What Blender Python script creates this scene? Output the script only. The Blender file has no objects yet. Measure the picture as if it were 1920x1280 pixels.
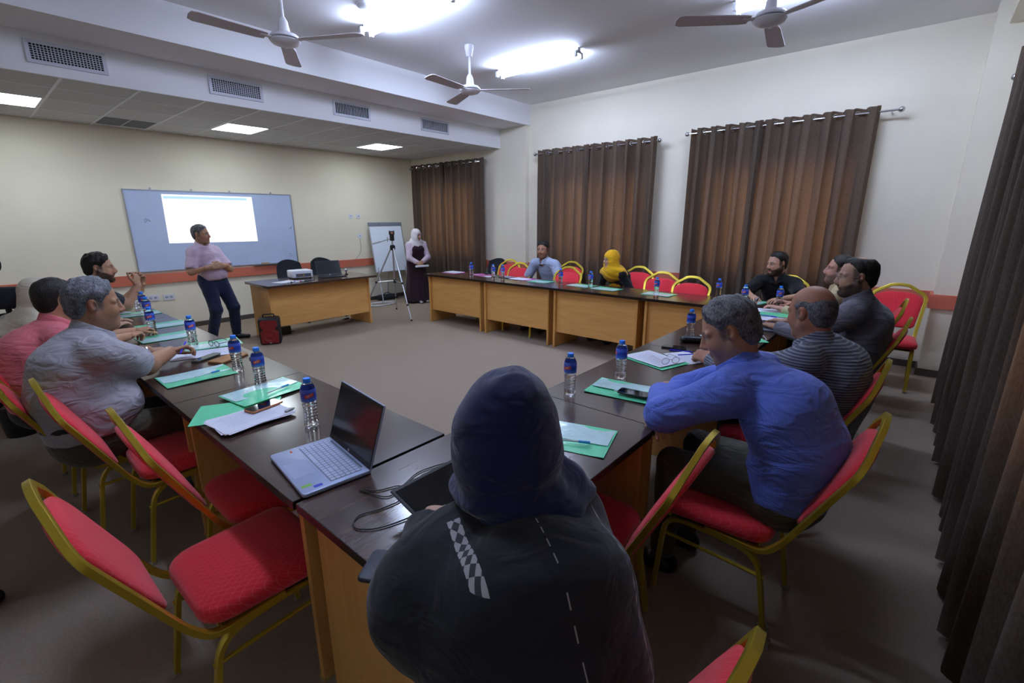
import bpy, bmesh, math, random
import numpy as np
from mathutils import Vector, Matrix
random.seed(7)
SC = bpy.context.scene
COL = SC.collection
# ------------------------------------------------------------------ camera
HCAM = 1.65
FPX = 872.83
PITCH, AZ, ROLL = math.radians(14.738), math.radians(49.4155), math.radians(-0.23)
cam_d = bpy.data.cameras.new('camera')
cam_d.sensor_width = 36.0
cam_d.lens = FPX / 1920.0 * 36.0
cam_d.clip_start = 0.02
cam_d.clip_end = 200
cam = bpy.data.objects.new('camera', cam_d)
COL.objects.link(cam)
_fh = Vector((math.sin(AZ), math.cos(AZ), 0)); _r0 = Vector((math.cos(AZ), -math.sin(AZ), 0)); _up = Vector((0, 0, 1))
_F = _fh * math.cos(PITCH) - _up * math.sin(PITCH)
_U0 = _fh * math.sin(PITCH) + _up * math.cos(PITCH)
_R = _r0 * math.cos(ROLL) + _U0 * math.sin(ROLL)
_U = _U0 * math.cos(ROLL) - _r0 * math.sin(ROLL)
cam.matrix_world = Matrix(((_R.x, _U.x, -_F.x, 0), (_R.y, _U.y, -_F.y, 0), (_R.z, _U.z, -_F.z, HCAM), (0, 0, 0, 1)))
SC.camera = cam
# ------------------------------------------------------------------ daylight outside the curtained windows
world = bpy.data.worlds.new('world')
SC.world = world
world.use_nodes = True
_bg = world.node_tree.nodes['Background']
_bg.inputs['Color'].default_value = (1.0, 0.93, 0.82, 1)
_bg.inputs['Strength'].default_value = 1.6
# ------------------------------------------------------------------ exposure / view
SC.view_settings.view_transform = 'Standard'
SC.view_settings.look = 'None'
SC.view_settings.gamma = 1.0
SC.view_settings.use_curve_mapping = False
SC.view_settings.exposure = 0.62
TUBE_POWER = 84.0      # emission of the fluorescent tubes
PANEL_POWER = 12.0      # emission of the recessed LED panels

# ------------------------------------------------------------------ room numbers (metres)
XN, XF, YB, YN, XL = 6.80, 6.70, 8.61, -0.50, -2.6   # near part of right wall, far part, back wall, wall behind the near row, left wall
ZC, ZL = 3.52, 2.885                                  # ceilings
Y1, Y2, ZBEAM = 5.39, 6.0, 3.195
ZT = 0.79                                             # table top height

# ------------------------------------------------------------------ materials
def lin(h):
    if isinstance(h, str):
        h = h.lstrip('#'); c = [int(h[i:i + 2], 16) / 255 for i in (0, 2, 4)]
    else:
        c = h
    return tuple(x / 12.92 if x <= 0.04045 else ((x + 0.055) / 1.055) ** 2.4 for x in c) + (1.0,)
class NT:
    def __init__(self, m):
        self.t = m.node_tree; self.n = self.t.nodes; self.l = self.t.links
    def new(self, typ, **kw):
        n = self.n.new(typ)
        for k, v in kw.items(): setattr(n, k, v)
        return n
    def link(self, a, b): self.l.new(a, b)
MATS = {}
def mat(name, col='#888888', rough=0.6, metal=0.0, spec=0.5, bump=0.0, bscale=50, var=0.0, vscale=8, sheen=0.0,
        stretch=(1, 1, 1), trans=0.0, ior=1.45, coat=0.0, emit=None, estr=0.0, alpha=1.0, obj=True, bdist=0.002):
    if name in MATS: return MATS[name]
    m = bpy.data.materials.new(name); m.use_nodes = True
    t = NT(m); b = t.n['Principled BSDF']
    c = lin(col)
    b.inputs['Base Color'].default_value = c
    b.inputs['Roughness'].default_value = rough
    b.inputs['Metallic'].default_value = metal
    b.inputs['Specular IOR Level'].default_value = spec
    b.inputs['IOR'].default_value = ior
    b.inputs['Transmission Weight'].default_value = trans
    b.inputs['Coat Weight'].default_value = coat
    b.inputs['Sheen Weight'].default_value = sheen
    b.inputs['Alpha'].default_value = alpha
    if emit is not None:
        b.inputs['Emission Color'].default_value = lin(emit); b.inputs['Emission Strength'].default_value = estr
    if var or bump:
        tc = t.new('ShaderNodeTexCoord'); mp = t.new('ShaderNodeMapping'); mp.inputs['Scale'].default_value = stretch
        t.link(tc.outputs['Object'], mp.inputs['Vector'])
    if var:
        nz = t.new('ShaderNodeTexNoise'); nz.inputs['Scale'].default_value = vscale; nz.inputs['Detail'].default_value = 5
        t.link(mp.outputs['Vector'], nz.inputs['Vector'])
        mr = t.new('ShaderNodeMapRange'); mr.inputs['From Min'].default_value = 0.3; mr.inputs['From Max'].default_value = 0.7
        mr.inputs['To Min'].default_value = 1 - var; mr.inputs['To Max'].default_value = 1 + var
        t.link(nz.outputs['Fac'], mr.inputs['Value'])
        mx = t.new('ShaderNodeVectorMath', operation='SCALE'); mx.inputs[0].default_value = c[:3]
        t.link(mr.outputs['Result'], mx.inputs['Scale']); t.link(mx.outputs['Vector'], b.inputs['Base Color'])
    if bump:
        nb = t.new('ShaderNodeTexNoise'); nb.inputs['Scale'].default_value = bscale; nb.inputs['Detail'].default_value = 4
        t.link(mp.outputs['Vector'], nb.inputs['Vector'])
        bp = t.new('ShaderNodeBump'); bp.inputs['Strength'].default_value = bump; bp.inputs['Distance'].default_value = bdist
        t.link(nb.outputs['Fac'], bp.inputs['Height']); t.link(bp.outputs['Normal'], b.inputs['Normal'])
    MATS[name] = m
    return m
def emat(name, col, strength):
    if name in MATS: return MATS[name]
    m = bpy.data.materials.new(name); m.use_nodes = True
    t = NT(m); t.n.remove(t.n['Principled BSDF'])
    e = t.new('ShaderNodeEmission'); e.inputs['Color'].default_value = lin(col); e.inputs['Strength'].default_value = strength
    t.link(e.outputs[0], t.n['Material Output'].inputs['Surface'])
    MATS[name] = m
    return m

# ------------------------------------------------------------------ object helpers
def tag(o, label=None, cat=None, group=None, kind=None):
    if label: o['label'] = label
    if cat: o['category'] = cat
    if group: o['group'] = group
    if kind: o['kind'] = kind
    return o
def empty(name, loc=(0, 0, 0), rz=0.0):
    o = bpy.data.objects.new(name, None); COL.objects.link(o)
    o.empty_display_size = 0.1
    o.location = loc; o.rotation_euler = (0, 0, rz)
    return o
class MB:
    """collects primitives into one mesh"""
    def __init__(self): self.v = []; self.f = []; self.mi = []; self.m = 0; self.sm = []; self.smooth = False
    def add(self, vs, fs, M=None):
        o = len(self.v)
        for p in vs:
            p = Vector(p)
            if M is not None: p = M @ p
            self.v.append(tuple(p))
        for f in fs:
            self.f.append(tuple(i + o for i in f)); self.mi.append(self.m); self.sm.append(self.smooth)
        return self
    def box(self, x0, x1, y0, y1, z0, z1, M=None):
        vs = [(x0, y0, z0), (x1, y0, z0), (x1, y1, z0), (x0, y1, z0), (x0, y0, z1), (x1, y0, z1), (x1, y1, z1), (x0, y1, z1)]
        return self.add(vs, [(0, 3, 2, 1), (4, 5, 6, 7), (0, 1, 5, 4), (1, 2, 6, 5), (2, 3, 7, 6), (3, 0, 4, 7)], M)
    def prism(self, poly, z0, z1, M=None):
        n = len(poly)
        vs = [(x, y, z0) for x, y in poly] + [(x, y, z1) for x, y in poly]
        fs = [tuple(range(n - 1, -1, -1)), tuple(range(n, 2 * n))] + [(i, (i + 1) % n, n + (i + 1) % n, n + i) for i in range(n)]
        return self.add(vs, fs, M)
    def rbox(self, x0, x1, y0, y1, z0, z1, r=0.01, M=None, seg=3, zr=0.0):
        """box with rounded vertical corners, optional bevelled top and bottom (zr)"""
        poly = []
        for cx, cy, a0 in ((x1 - r, y1 - r, 0), (x0 + r, y1 - r, 90), (x0 + r, y0 + r, 180), (x1 - r, y0 + r, 270)):
            for k in range(seg + 1):
                a = math.radians(a0 + 90 * k / seg); poly.append((cx + r * math.cos(a), cy + r * math.sin(a)))
        if not zr: return self.prism(poly, z0, z1, M)
        cx, cy = (x0 + x1) / 2, (y0 + y1) / 2
        def ins(q): 
            sx = 1 - q / max(1e-6, (x1 - x0) / 2); sy = 1 - q / max(1e-6, (y1 - y0) / 2)
            return [(cx + (x - cx) * sx, cy + (y - cy) * sy) for x, y in poly]
        rings = []
        for k in range(3):
            a = math.pi / 2 * k / 2; rings.append((ins(zr * (1 - math.sin(a))), z0 + zr * (1 - math.cos(a))))
        for k in range(3):
            a = math.pi / 2 * k / 2; rings.append((ins(zr * (1 - math.cos(a))), z1 - zr * (1 - math.sin(a))))
        n = len(poly); vs = []; fs = []
        for rg, z in rings: vs += [(x, y, z) for x, y in rg]
        for i in range(len(rings) - 1):
            for j in range(n): fs.append((i * n + j, i * n + (j + 1) % n, (i + 1) * n + (j + 1) % n, (i + 1) * n + j))
        fs.append(tuple(range(n - 1, -1, -1))); fs.append(tuple(range((len(rings) - 1) * n, len(rings) * n)))
        return self.add(vs, fs, M)
    def lathe(self, prof, n=24, M=None, cap=True):
        vs = []; fs = []
        for r, z in prof:
            for k in range(n):
                a = 2 * math.pi * k / n; vs.append((r * math.cos(a), r * math.sin(a), z))
        for i in range(len(prof) - 1):
            for k in range(n):
                fs.append((i * n + k, i * n + (k + 1) % n, (i + 1) * n + (k + 1) % n, (i + 1) * n + k))
        if cap:
            fs.append(tuple(range(n - 1, -1, -1))); fs.append(tuple(range((len(prof) - 1) * n, len(prof) * n)))
        return self.add(vs, fs, M)
    def tube(self, pts, r, n=8, M=None, closed=False, prof=None, upv=None, taper=None):
        """sweep a circle (or profile [(u,v)..]) along a polyline"""
        P = [Vector(p) for p in pts]; N = len(P)
        prof = prof or [(r * math.cos(2 * math.pi * k / n), r * math.sin(2 * math.pi * k / n)) for k in range(n)]
        n = len(prof); vs = []; fs = []
        prev = None
        for i in range(N):
            if closed: t = (P[(i + 1) % N] - P[i - 1])
            else: t = P[min(i + 1, N - 1)] - P[max(i - 1, 0)]
            t.normalize()
            if prev is None:
                u = Vector(upv) if upv else (Vector((0, 0, 1)) if abs(t.z) < 0.9 else Vector((1, 0, 0)))
            else: u = prev
            u = u - t * u.dot(t)
            if u.length < 1e-6: u = t.orthogonal()
            u.normalize(); prev = u; w = t.cross(u)
            s = taper[i] if taper else 1.0
            for a, b in prof: vs.append(P[i] + u * a * s + w * b * s)
        R = N if closed else N - 1
        for i in range(R):
            j = (i + 1) % N
            for k in range(n): fs.append((i * n + k, i * n + (k + 1) % n, j * n + (k + 1) % n, j * n + k))
        if not closed: fs.append(tuple(range(n - 1, -1, -1))); fs.append(tuple(range((N - 1) * n, N * n)))
        return self.add(vs, fs, M)
    def sphere(self, c, r, n=12, m=8, M=None, sc=(1, 1, 1)):
        vs = [(c[0], c[1], c[2] - r * sc[2])]; fs = []
        for i in range(1, m):
            ph = -math.pi / 2 + math.pi * i / m
            for k in range(n):
                a = 2 * math.pi * k / n
                vs.append((c[0] + r * sc[0] * math.cos(ph) * math.cos(a), c[1] + r * sc[1] * math.cos(ph) * math.sin(a), c[2] + r * sc[2] * math.sin(ph)))
        vs.append((c[0], c[1], c[2] + r * sc[2])); L = len(vs) - 1
        for k in range(n): fs.append((0, 1 + (k + 1) % n, 1 + k))
        for i in range(m - 2):
            for k in range(n):
                a = 1 + i * n; fs.append((a + k, a + (k + 1) % n, a + n + (k + 1) % n, a + n + k))
        a = 1 + (m - 2) * n
        for k in range(n): fs.append((a + k, a + (k + 1) % n, L))
        return self.add(vs, fs, M)
    def mesh(self, name, mats=()):
        me = bpy.data.meshes.new(name)
        me.from_pydata(self.v, [], self.f)
        for m in (mats if isinstance(mats, (list, tuple)) else [mats]): me.materials.append(m)
        if any(self.mi): me.polygons.foreach_set('material_index', self.mi)
        me.update()
        return me
    def build(self, name, mats, parent=None, smooth=True, angle=35, loc=None, rz=None):
        me = self.mesh(name, mats)
        bm = bmesh.new(); bm.from_mesh(me); bmesh.ops.recalc_face_normals(bm, faces=bm.faces); bm.to_mesh(me); bm.free()
        if smooth:
            me.polygons.foreach_set('use_smooth', [True] * len(me.polygons))
            me.set_sharp_from_angle(angle=math.radians(angle))
        return link(name, me, parent, loc, rz)
def link(name, me, parent=None, loc=None, rz=None):
    o = bpy.data.objects.new(name, me); COL.objects.link(o)
    if parent is not None: o.parent = parent
    if loc is not None: o.location = loc
    if rz is not None: o.rotation_euler = (0, 0, rz)
    return o
def struct(o, kind='structure'):
    o['kind'] = kind; return o
def copy_tree(o, parent=None):
    c = o.copy(); COL.objects.link(c); c.parent = parent
    for ch in list(o.children): copy_tree(ch, c)
    return c
def place(o, loc, rz=0.0, label=None, group=None):
    o.location = loc; o.rotation_euler = (0, 0, rz)
    if label: o['label'] = label
    if group: o['group'] = group
    return o
def Rz(a): return Matrix.Rotation(a, 4, 'Z')
def T(x, y, z): return Matrix.Translation((x, y, z))
def arc(p0, p1, p2, n=6):
    """quadratic bezier points"""
    p0, p1, p2 = Vector(p0), Vector(p1), Vector(p2)
    return [tuple(p0 * (1 - t) ** 2 + p1 * 2 * t * (1 - t) + p2 * t * t) for t in [i / n for i in range(n + 1)]]
def fillet(pts, r, n=5):
    """round the inner corners of a polyline"""
    out = [tuple(pts[0])]
    for i in range(1, len(pts) - 1):
        a, b, c = Vector(pts[i - 1]), Vector(pts[i]), Vector(pts[i + 1])
        rr = min(r, (a - b).length * .49, (c - b).length * .49)
        out += arc(b + (a - b).normalized() * rr, b, b + (c - b).normalized() * rr, n)
    out.append(tuple(pts[-1]))
    return out
def spline(pts, n=8):
    """catmull-rom through points"""
    P = [Vector(p) for p in pts]; P = [P[0] * 2 - P[1]] + P + [P[-1] * 2 - P[-2]]; out = []
    for i in range(1, len(P) - 2):
        for k in range(n):
            t = k / n; a, b, c, d = P[i - 1], P[i], P[i + 1], P[i + 2]
            out.append(tuple(0.5 * ((2 * b) + (c - a) * t + (2 * a - 5 * b + 4 * c - d) * t * t + (3 * b - a - 3 * c + d) * t ** 3)))
    out.append(tuple(P[-2]))
    return out
# ================================================================== the room
M_wall = mat('wall_paint', '#ebe4d2', rough=0.85, spec=0.2, bump=0.15, bscale=180, var=0.03, vscale=1.5)
M_white = mat('ceiling_paint', '#ececee', rough=0.9, spec=0.1, bump=0.08, bscale=120)
M_tile = mat('ceiling_tile', '#cfcfcf', rough=0.95, spec=0.1, bump=0.5, bscale=260, var=0.04, vscale=40)
M_rail = mat('salmon_rail', '#c9705a', rough=0.55, spec=0.3, var=0.04, vscale=3)
M_base = mat('dark_skirting', '#4c4540', rough=0.6)
M_whitemetal = mat('white_metal', '#e4e6ea', rough=0.4)
M_dark = mat('dark_void', '#17181a', rough=0.9)
M_black = mat('black_plastic', '#15171a', rough=0.5)
M_alu = mat('aluminium', '#b9bcc2', rough=0.35, metal=0.85)
M_chrome = mat('chrome', '#c9c9cc', rough=0.18, metal=1.0)
M_glass = mat('window_glass', '#ffffff', rough=0.0, trans=1.0, ior=1.05)
def carpet():
    m = mat('carpet', '#958678', rough=0.95, spec=0.08, bump=0.6, bscale=420, var=0.10, vscale=90, bdist=0.004)
    return m
M_carpet = carpet()

def wall_with_windows(name, axis, at0, at1, a0, a1, z0, z1, wins):
    """a wall slab with rectangular openings; axis 'x' = slab normal along x, running along y"""
    b = MB()
    def bx(u0, u1, zz0, zz1):
        if u1 - u0 < 1e-4 or zz1 - zz0 < 1e-4: return
        if axis == 'x': b.box(at0, at1, u0, u1, zz0, zz1)
        else: b.box(u0, u1, at0, at1, zz0, zz1)
    cur = a0
    for (w0, w1, wz0, wz1) in sorted(wins):
        bx(cur, w0, z0, z1); bx(w0, w1, z0, wz0); bx(w0, w1, wz1, z1); cur = w1
    bx(cur, a1, z0, z1)
    return struct(b.build(name, M_wall, smooth=False))
WZ0, WZ1 = 0.98, 2.28
wins_near = [(0.75, 2.35, WZ0, WZ1), (3.25, 4.85, WZ0, WZ1)]
wins_far = [(6.6, 8.15, WZ0, WZ1)]
wins_rear = [(0.7, 2.5, WZ0, WZ1)]
wall_with_windows('wall_right', 'x', XN, XN + 0.2, YN - 0.2, 5.41, 0, ZC, wins_near)
wall_with_windows('wall_right_far', 'x', XF, XN + 0.2, 5.41, YB + 0.2, 0, ZC, wins_far)
wall_with_windows('wall_near', 'y', YN - 0.2, YN, XL - 0.2, XN, 0, ZC, wins_rear)
struct(MB().box(XL - 0.2, XF, YB, YB + 0.2, 0, ZC).build('wall_back', M_wall, smooth=False))
struct(MB().box(XL - 0.2, XL, YN, YB, 0, ZC).build('wall_left', M_wall, smooth=False))
struct(MB().box(6.5, XN, YN, -0.21, 0, ZC).build('wall_corner_pilaster', M_wall, smooth=False))
struct(MB().box(XL, XN + 0.2, YN - 0.2, YB + 0.2, -0.15, 0).build('floor', M_carpet, smooth=False))
struct(MB().box(XL, XN, YN, Y1, ZC, ZC + 0.15).build('ceiling', M_white, smooth=False))
struct(MB().box(XL, XN, Y1, Y2, ZBEAM, ZC + 0.15).build('ceiling_beam', M_white, smooth=False))
struct(MB().box(XL, XN, YN, -0.3, 3.32, ZC).build('ceiling_beam_near', M_wall, smooth=False))
low = struct(MB().box(XL, XF, Y2, Y2 + 0.03, ZL - 0.01, ZC).box(XL, XF, Y2 + 0.03, YB, ZL + 0.03, ZC + 0.15).build('ceiling_low', M_white, smooth=False))
# suspended tiles, each its own piece
gx = [0.897 + 0.57 * k for k in range(-6, 11)]
gx = [XL] + [x for x in gx if XL + .05 < x < XF - .05] + [XF]
gy = [Y2 + 0.03, 6.55, 7.14, 7.82, 8.45, YB]
panel_cells = {(0.327, 2): 'leftmost', (2.607, 2): 'middle', (4.887, 2): 'right'}
tile_me = {}
lamps = []
for i in range(len(gx) - 1):
    for j in range(len(gy) - 1):
        x0, x1, y0, y1 = gx[i] + .012, gx[i + 1] - .012, gy[j] + .012, gy[j + 1] - .012
        key = next((k for k in panel_cells if abs(k[0] - gx[i]) < .02 and k[1] == j), None)
        if key: lamps.append((x0, x1, y0, y1)); continue
        if abs(gx[i] - 1.467) < .02 and j == 3:
            xm = (x0 + x1) / 2
            for a, c in ((x0 + .01, xm - .012), (xm + .012, x1 - .01)):
                g = MB().box(a, c, y0 + .02, y1 - .02, ZL - .004, ZL + .03)
                g.build('return_air_panel', mat('return_panel', '#6d7076', rough=.8), low, smooth=False)
            MB().box(x0, x1, y0, y1, ZL, ZL + .03).build('ceiling_tile', M_tile, low, smooth=False)
            continue
        w, d = round(x1 - x0, 3), round(y1 - y0, 3)
        if (w, d) not in tile_me:
            tile_me[(w, d)] = MB().box(0, w, 0, d, 0, .028).mesh('ceiling_tile', M_tile)
        link('ceiling_tile', tile_me[(w, d)], low, (x0, y0, ZL + random.uniform(0, .0015)))
for x in gx[1:-1]: MB().box(x - .012, x + .012, Y2 + .03, YB, ZL - .003, ZL + .02).build('grid_bar', M_whitemetal, low, smooth=False)
for y in gy[1:-1]: MB().box(XL, XF, y - .012, y + .012, ZL - .0035, ZL + .0195).build('grid_bar', M_whitemetal, low, smooth=False)
E_panel = emat('led_diffuser', '#eaf7ff', PANEL_POWER)
for n, (x0, x1, y0, y1) in enumerate(lamps):
    e = empty('led_panel_light', ((x0 + x1) / 2, (y0 + y1) / 2, ZL - .006))
    w, d = (x1 - x0) / 2, (y1 - y0) / 2
    MB().box(-w, w, -d, -d + .015, 0, .03).box(-w, w, d - .015, d, 0, .03).box(-w, -w + .015, -d + .015, d - .015, 0, .03).box(w - .015, w, -d + .015, d - .015, 0, .03).build('frame', M_whitemetal, e, smooth=False)
    MB().box(-w + .015, w - .015, -d + .015, d - .015, .004, .03).build('diffuser', E_panel, e, smooth=False)
    tag(e, ['square glowing LED panel cut by the left edge, in the low tiled ceiling', 'square glowing LED panel above the standing presenter and whiteboard', 'square glowing LED panel in the low ceiling nearest the curtained corner'][n], 'ceiling light', 'LED panels in the tiled ceiling')
# trims
def trim(name, x0, x1, y0, y1, z0, z1, m): return struct(MB().box(x0, x1, y0, y1, z0, z1).build(name, m, smooth=False))
RZ0, RZ1 = 0.732, 0.876
trim('trim_1', XL, XF, YB - .03, YB, RZ0, RZ1, M_rail)
trim('trim_2', XF - .03, XF, 5.38, YB - .03, RZ0, RZ1, M_rail)
trim('trim_3', XN - .03, XN, -0.21, 5.41, RZ0, RZ1, M_rail)
trim('trim_4', 6.47, 6.5, YN, -0.21, RZ0, RZ1, M_rail)
trim('trim_5', 6.47, XN - .03, -0.21, -0.18, RZ0, RZ1, M_rail)
trim('trim_6', XL, 6.47, YN, YN + .03, RZ0, RZ1, M_rail)
trim('baseboard_back', XL, XF, YB - .015, YB, 0, .075, M_base)
trim('baseboard_right_far', XF - .015, XF, 5.395, YB - .015, 0, .075, M_base)
trim('baseboard_right', XN - .015, XN, -0.21, 5.395, 0, .075, M_base)
trim('baseboard_corner', 6.485, 6.5, YN, -0.195, 0, .075, M_base)
trim('baseboard_corner_side', 6.5, XN - .015, -0.21, -0.195, 0, .075, M_base)
trim('baseboard_near', XL, 6.485, YN, YN + .015, 0, .075, M_base)
trim('baseboard_left', XL, XL + .015, YN + .015, YB - .015, 0, .075, M_base)
# windows behind the curtains
def window(n, axis, c0, c1, at, z0, z1):
    b = MB(); g = MB()
    def bx(bb, u0, u1, zz0, zz1, t0, t1):
        if axis == 'x': bb.box(at + t0, at + t1, u0, u1, zz0, zz1)
        else: bb.box(u0, u1, at + t0, at + t1, zz0, zz1)
    t = .05; m = (c0 + c1) / 2
    for u0, u1, a, c in ((c0, c1, z0, z0 + t), (c0, c1, z1 - t, z1), (c0, c0 + t, z0 + t, z1 - t), (c1 - t, c1, z0 + t, z1 - t), (m - .03, m + .03, z0 + t, z1 - t)): bx(b, u0, u1, a, c, -.025, .025)
    w = struct(b.build('window_%d' % n, M_whitemetal, smooth=False))
    for u0, u1 in ((c0 + t, m - .03), (m + .03, c1 - t)):
        g = MB(); bx(g, u0, u1, z0 + t, z1 - t, -.004, .004); g.build('pane', M_glass, w, smooth=False)
window(1, 'x', .75, 2.35, XN + .12, WZ0, WZ1)
window(2, 'x', 3.25, 4.85, XN + .12, WZ0, WZ1)
window(3, 'x', 6.6, 8.15, XN + .12, WZ0, WZ1)
window(4, 'y', 0.7, 2.5, YN - .12, WZ0, WZ1)

# ------------------------------------------------------------------ ceiling fixtures
M_tube = emat('fluorescent_tube', '#ccdcff', TUBE_POWER)
def tube_light(x, y0, y1, label):
    e = empty('fluorescent_light', (x, (y0 + y1) / 2, ZC)); L = (y1 - y0) / 2
    MB().rbox(-.03, .03, -L, L, -.045, 0, .006).build('batten', M_whitemetal, e, smooth=False)
    for s in (-1, 1):
        MB().tube([(s * .055, -L + .03, -.075), (s * .055, L - .03, -.075)], .014, 10).build('tube', M_tube, e)
        for k in (-1, 1):
            MB().box(s * .055 - .018, s * .055 + .018, k * (L - .012) - .014, k * (L - .012) + .014, -.1, -.04).box(min(s * .04, 0), max(s * .04, 0), k * (L - .012) - .012, k * (L - .012) + .012, -.06, -.03).build('lamp_holder', M_whitemetal, e, smooth=False)
    tag(e, label, 'ceiling light', 'twin tube lights on the white ceiling')
tube_light(3.06, 3.30, 4.52, 'bright twin tube light beside the round smoke detector at the top')
tube_light(5.01, 3.27, 4.49, 'bright twin tube light behind the middle ceiling fan')
tube_light(4.93, 0.36, 1.58, 'bright twin tube light half hidden by the ceiling fan at upper right')
tube_light(1.15, 1.75, 2.97, 'twin tube light over the left row of tables, just above the frame')
d = empty('smoke_detector', (2.82, 4.14, ZC))
MB().lathe([(.075, 0), (.075, -.012), (.06, -.03), (.02, -.036)], 24).build('dome', M_whitemetal, d)
MB().lathe([(.09, 0), (.09, -.008)], 24).build('base_plate', M_whitemetal, d)
tag(d, 'round grey smoke detector on the ceiling beside the top tube light', 'smoke detector')
M_fan = mat('fan_enamel', '#d8d6dc', rough=0.4)
M_fanblade = mat('fan_blade', '#c2babf', rough=0.5)
def fan(x, y, z, a0, label):
    e = empty('ceiling_fan', (x, y, ZC))
    h = z - ZC
    MB().lathe([(.05, 0), (.05, -.03), (.032, -.11), (.028, -.115)], 20).build('ceiling_canopy', M_fan, e)
    MB().tube([(0, 0, -.1), (0, 0, h + .1)], .0125, 10).build('down_rod', M_fan, e)
    MB().lathe([(.02, h + .16), (.035, h + .13), (.045, h + .06), (.06, h + .045), (.1, h + .035), (.118, h + .015), (.118, h - .012), (.1, h - .03), (.05, h - .045), (.01, h - .048)], 28).build('motor_housing', M_fan, e)
    MB().lathe([(.121, h + .006), (.124, h), (.121, h - .006)], 28, cap=False).build('trim_ring', M_alu, e)
    for k in range(3):
        a = math.radians(a0 + 120 * k)
        R = Rz(a) @ T(0, 0, h - .004)
        br = MB().box(.1, .2, -.022, .022, -.004, .004, R).build('blade_bracket', M_fan, e, smooth=False)
        Rt = R @ Matrix.Rotation(math.radians(9), 4, 'X')
        prof = [(.15, -.05), (.2, -.062), (.64, -.078), (.675, -.06), (.685, 0), (.675, .05), (.64, .062), (.2, .052), (.15, .045)]
        MB().prism([(p, q) for p, q in prof], -.003, .003, Rt).build('blade', M_fanblade, e, smooth=False)
    tag(e, label, 'ceiling fan', 'three-blade ceiling fans')
fan(4.14, 4.16, 3.07, -53, 'white three-blade ceiling fan near the middle, seen with its whole rod and canopy')
fan(2.07, 4.20, 3.07, -60, 'white three-blade ceiling fan at upper left, its rod cut by the frame')
fan(4.22, 1.10, 3.07, 9, 'white three-blade ceiling fan at upper right in front of a tube light')

# air grilles in the lower bulkhead face
M_grille = mat('grille_paint', '#c9ccd6', rough=.5)
def grille(x0, x1, z0, z1, label, egg):
    e = empty('air_grille', ((x0 + x1) / 2, Y2, (z0 + z1) / 2)); w, h = (x1 - x0) / 2, (z1 - z0) / 2
    b = MB()
    for a in ((-w - .03, w + .03, h, h + .028), (-w - .03, w + .03, -h - .028, -h), (-w - .03, -w, -h, h), (w, w + .03, -h, h)): b.box(a[0], a[1], -.014, 0, a[2], a[3])
    b.build('frame', M_grille, e, smooth=False)
    MB().box(-w, w, -.003, 0, -h, h).build('duct_opening', M_dark, e, smooth=False)
    b = MB(); n = int(2 * w / .022)
    for k in range(1, n): x = -w + 2 * w * k / n; b.box(x - .0028, x + .0028, -.012, -.003, -h, h)
    b.build('louvre_fins', M_grille, e, smooth=False)
    if egg:
        b = MB()
        for k in range(1, 7): z = -h + 2 * h * k / 7; b.box(-w, w, -.010, -.004, z - .0022, z + .0022)
        b.build('cross_fins', M_grille, e, smooth=False)
    tag(e, label, 'air grille', 'air grilles along the bulkhead')
sY = 0.985
for (a, b_, lab, egg) in ((.735, 1.221, 'large air grille in the white bulkhead, leftmost of four', True), (2.133, 2.627, 'air grille in the bulkhead, second from the left', True), (3.57, 4.06, 'air grille in the bulkhead, third from the left', False), (5.01, 5.515, 'pale air grille in the bulkhead closest to the curtained wall', False)):
    grille(a * sY, b_ * sY, 2.985, 3.11, lab, egg)

# ------------------------------------------------------------------ whiteboard and wall fittings
M_board = mat('whiteboard_enamel', '#bccbee', rough=.25, spec=.5, var=.03, vscale=4)
wb = empty('whiteboard', (2.83, YB, .92))
W2, Hb = 1.17, 1.15
MB().box(-W2, W2, -.018, 0, 0, Hb).build('panel', M_board, wb, smooth=False)
b = MB()
for a in ((-W2 - .012, W2 + .012, Hb, Hb + .014), (-W2 - .012, W2 + .012, -.014, 0), (-W2 - .012, -W2, 0, Hb), (W2, W2 + .012, 0, Hb)): b.box(a[0], a[1], -.026, 0, a[2], a[3])
b.build('frame', M_alu, wb, smooth=False)
for x in (-.85, -.33, .2, .85): MB().box(x - .012, x + .012, -.02, 0, Hb + .014, Hb + .04).build('hanging_clip', M_alu, wb, smooth=False)
MB().box(.4, .85, -.075, -.026, -.02, -.012).box(.4, .85, -.08, -.075, -.02, -.002).build('pen_tray', M_alu, wb, smooth=False)
b = MB()
rnd = random.Random(3)
for (cx, cz) in ((-.93, .74), (-1.0, .72), (1.1, .6), (1.05, .12)):
    pts = spline([(cx + rnd.uniform(-.05, .05), -.0185, cz + rnd.uniform(-.03, .03)) for k in range(5)], 4); b.tube(pts, .0018, 4)
b.build('marker_scribble', mat('marker_ink', '#5b6b86', rough=.6), wb)
tag(wb, 'wide wall whiteboard with aluminium frame and a projected slide', 'whiteboard')
er = MB().rbox(-.06, .06, -.022, .022, 0, .028, .006)
tag(er.build('board_eraser', mat('eraser_wood', '#b69c6a', rough=.7), loc=(3.42, YB - .052, .9085)), 'tan board eraser lying on the whiteboard tray', 'eraser')
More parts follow.
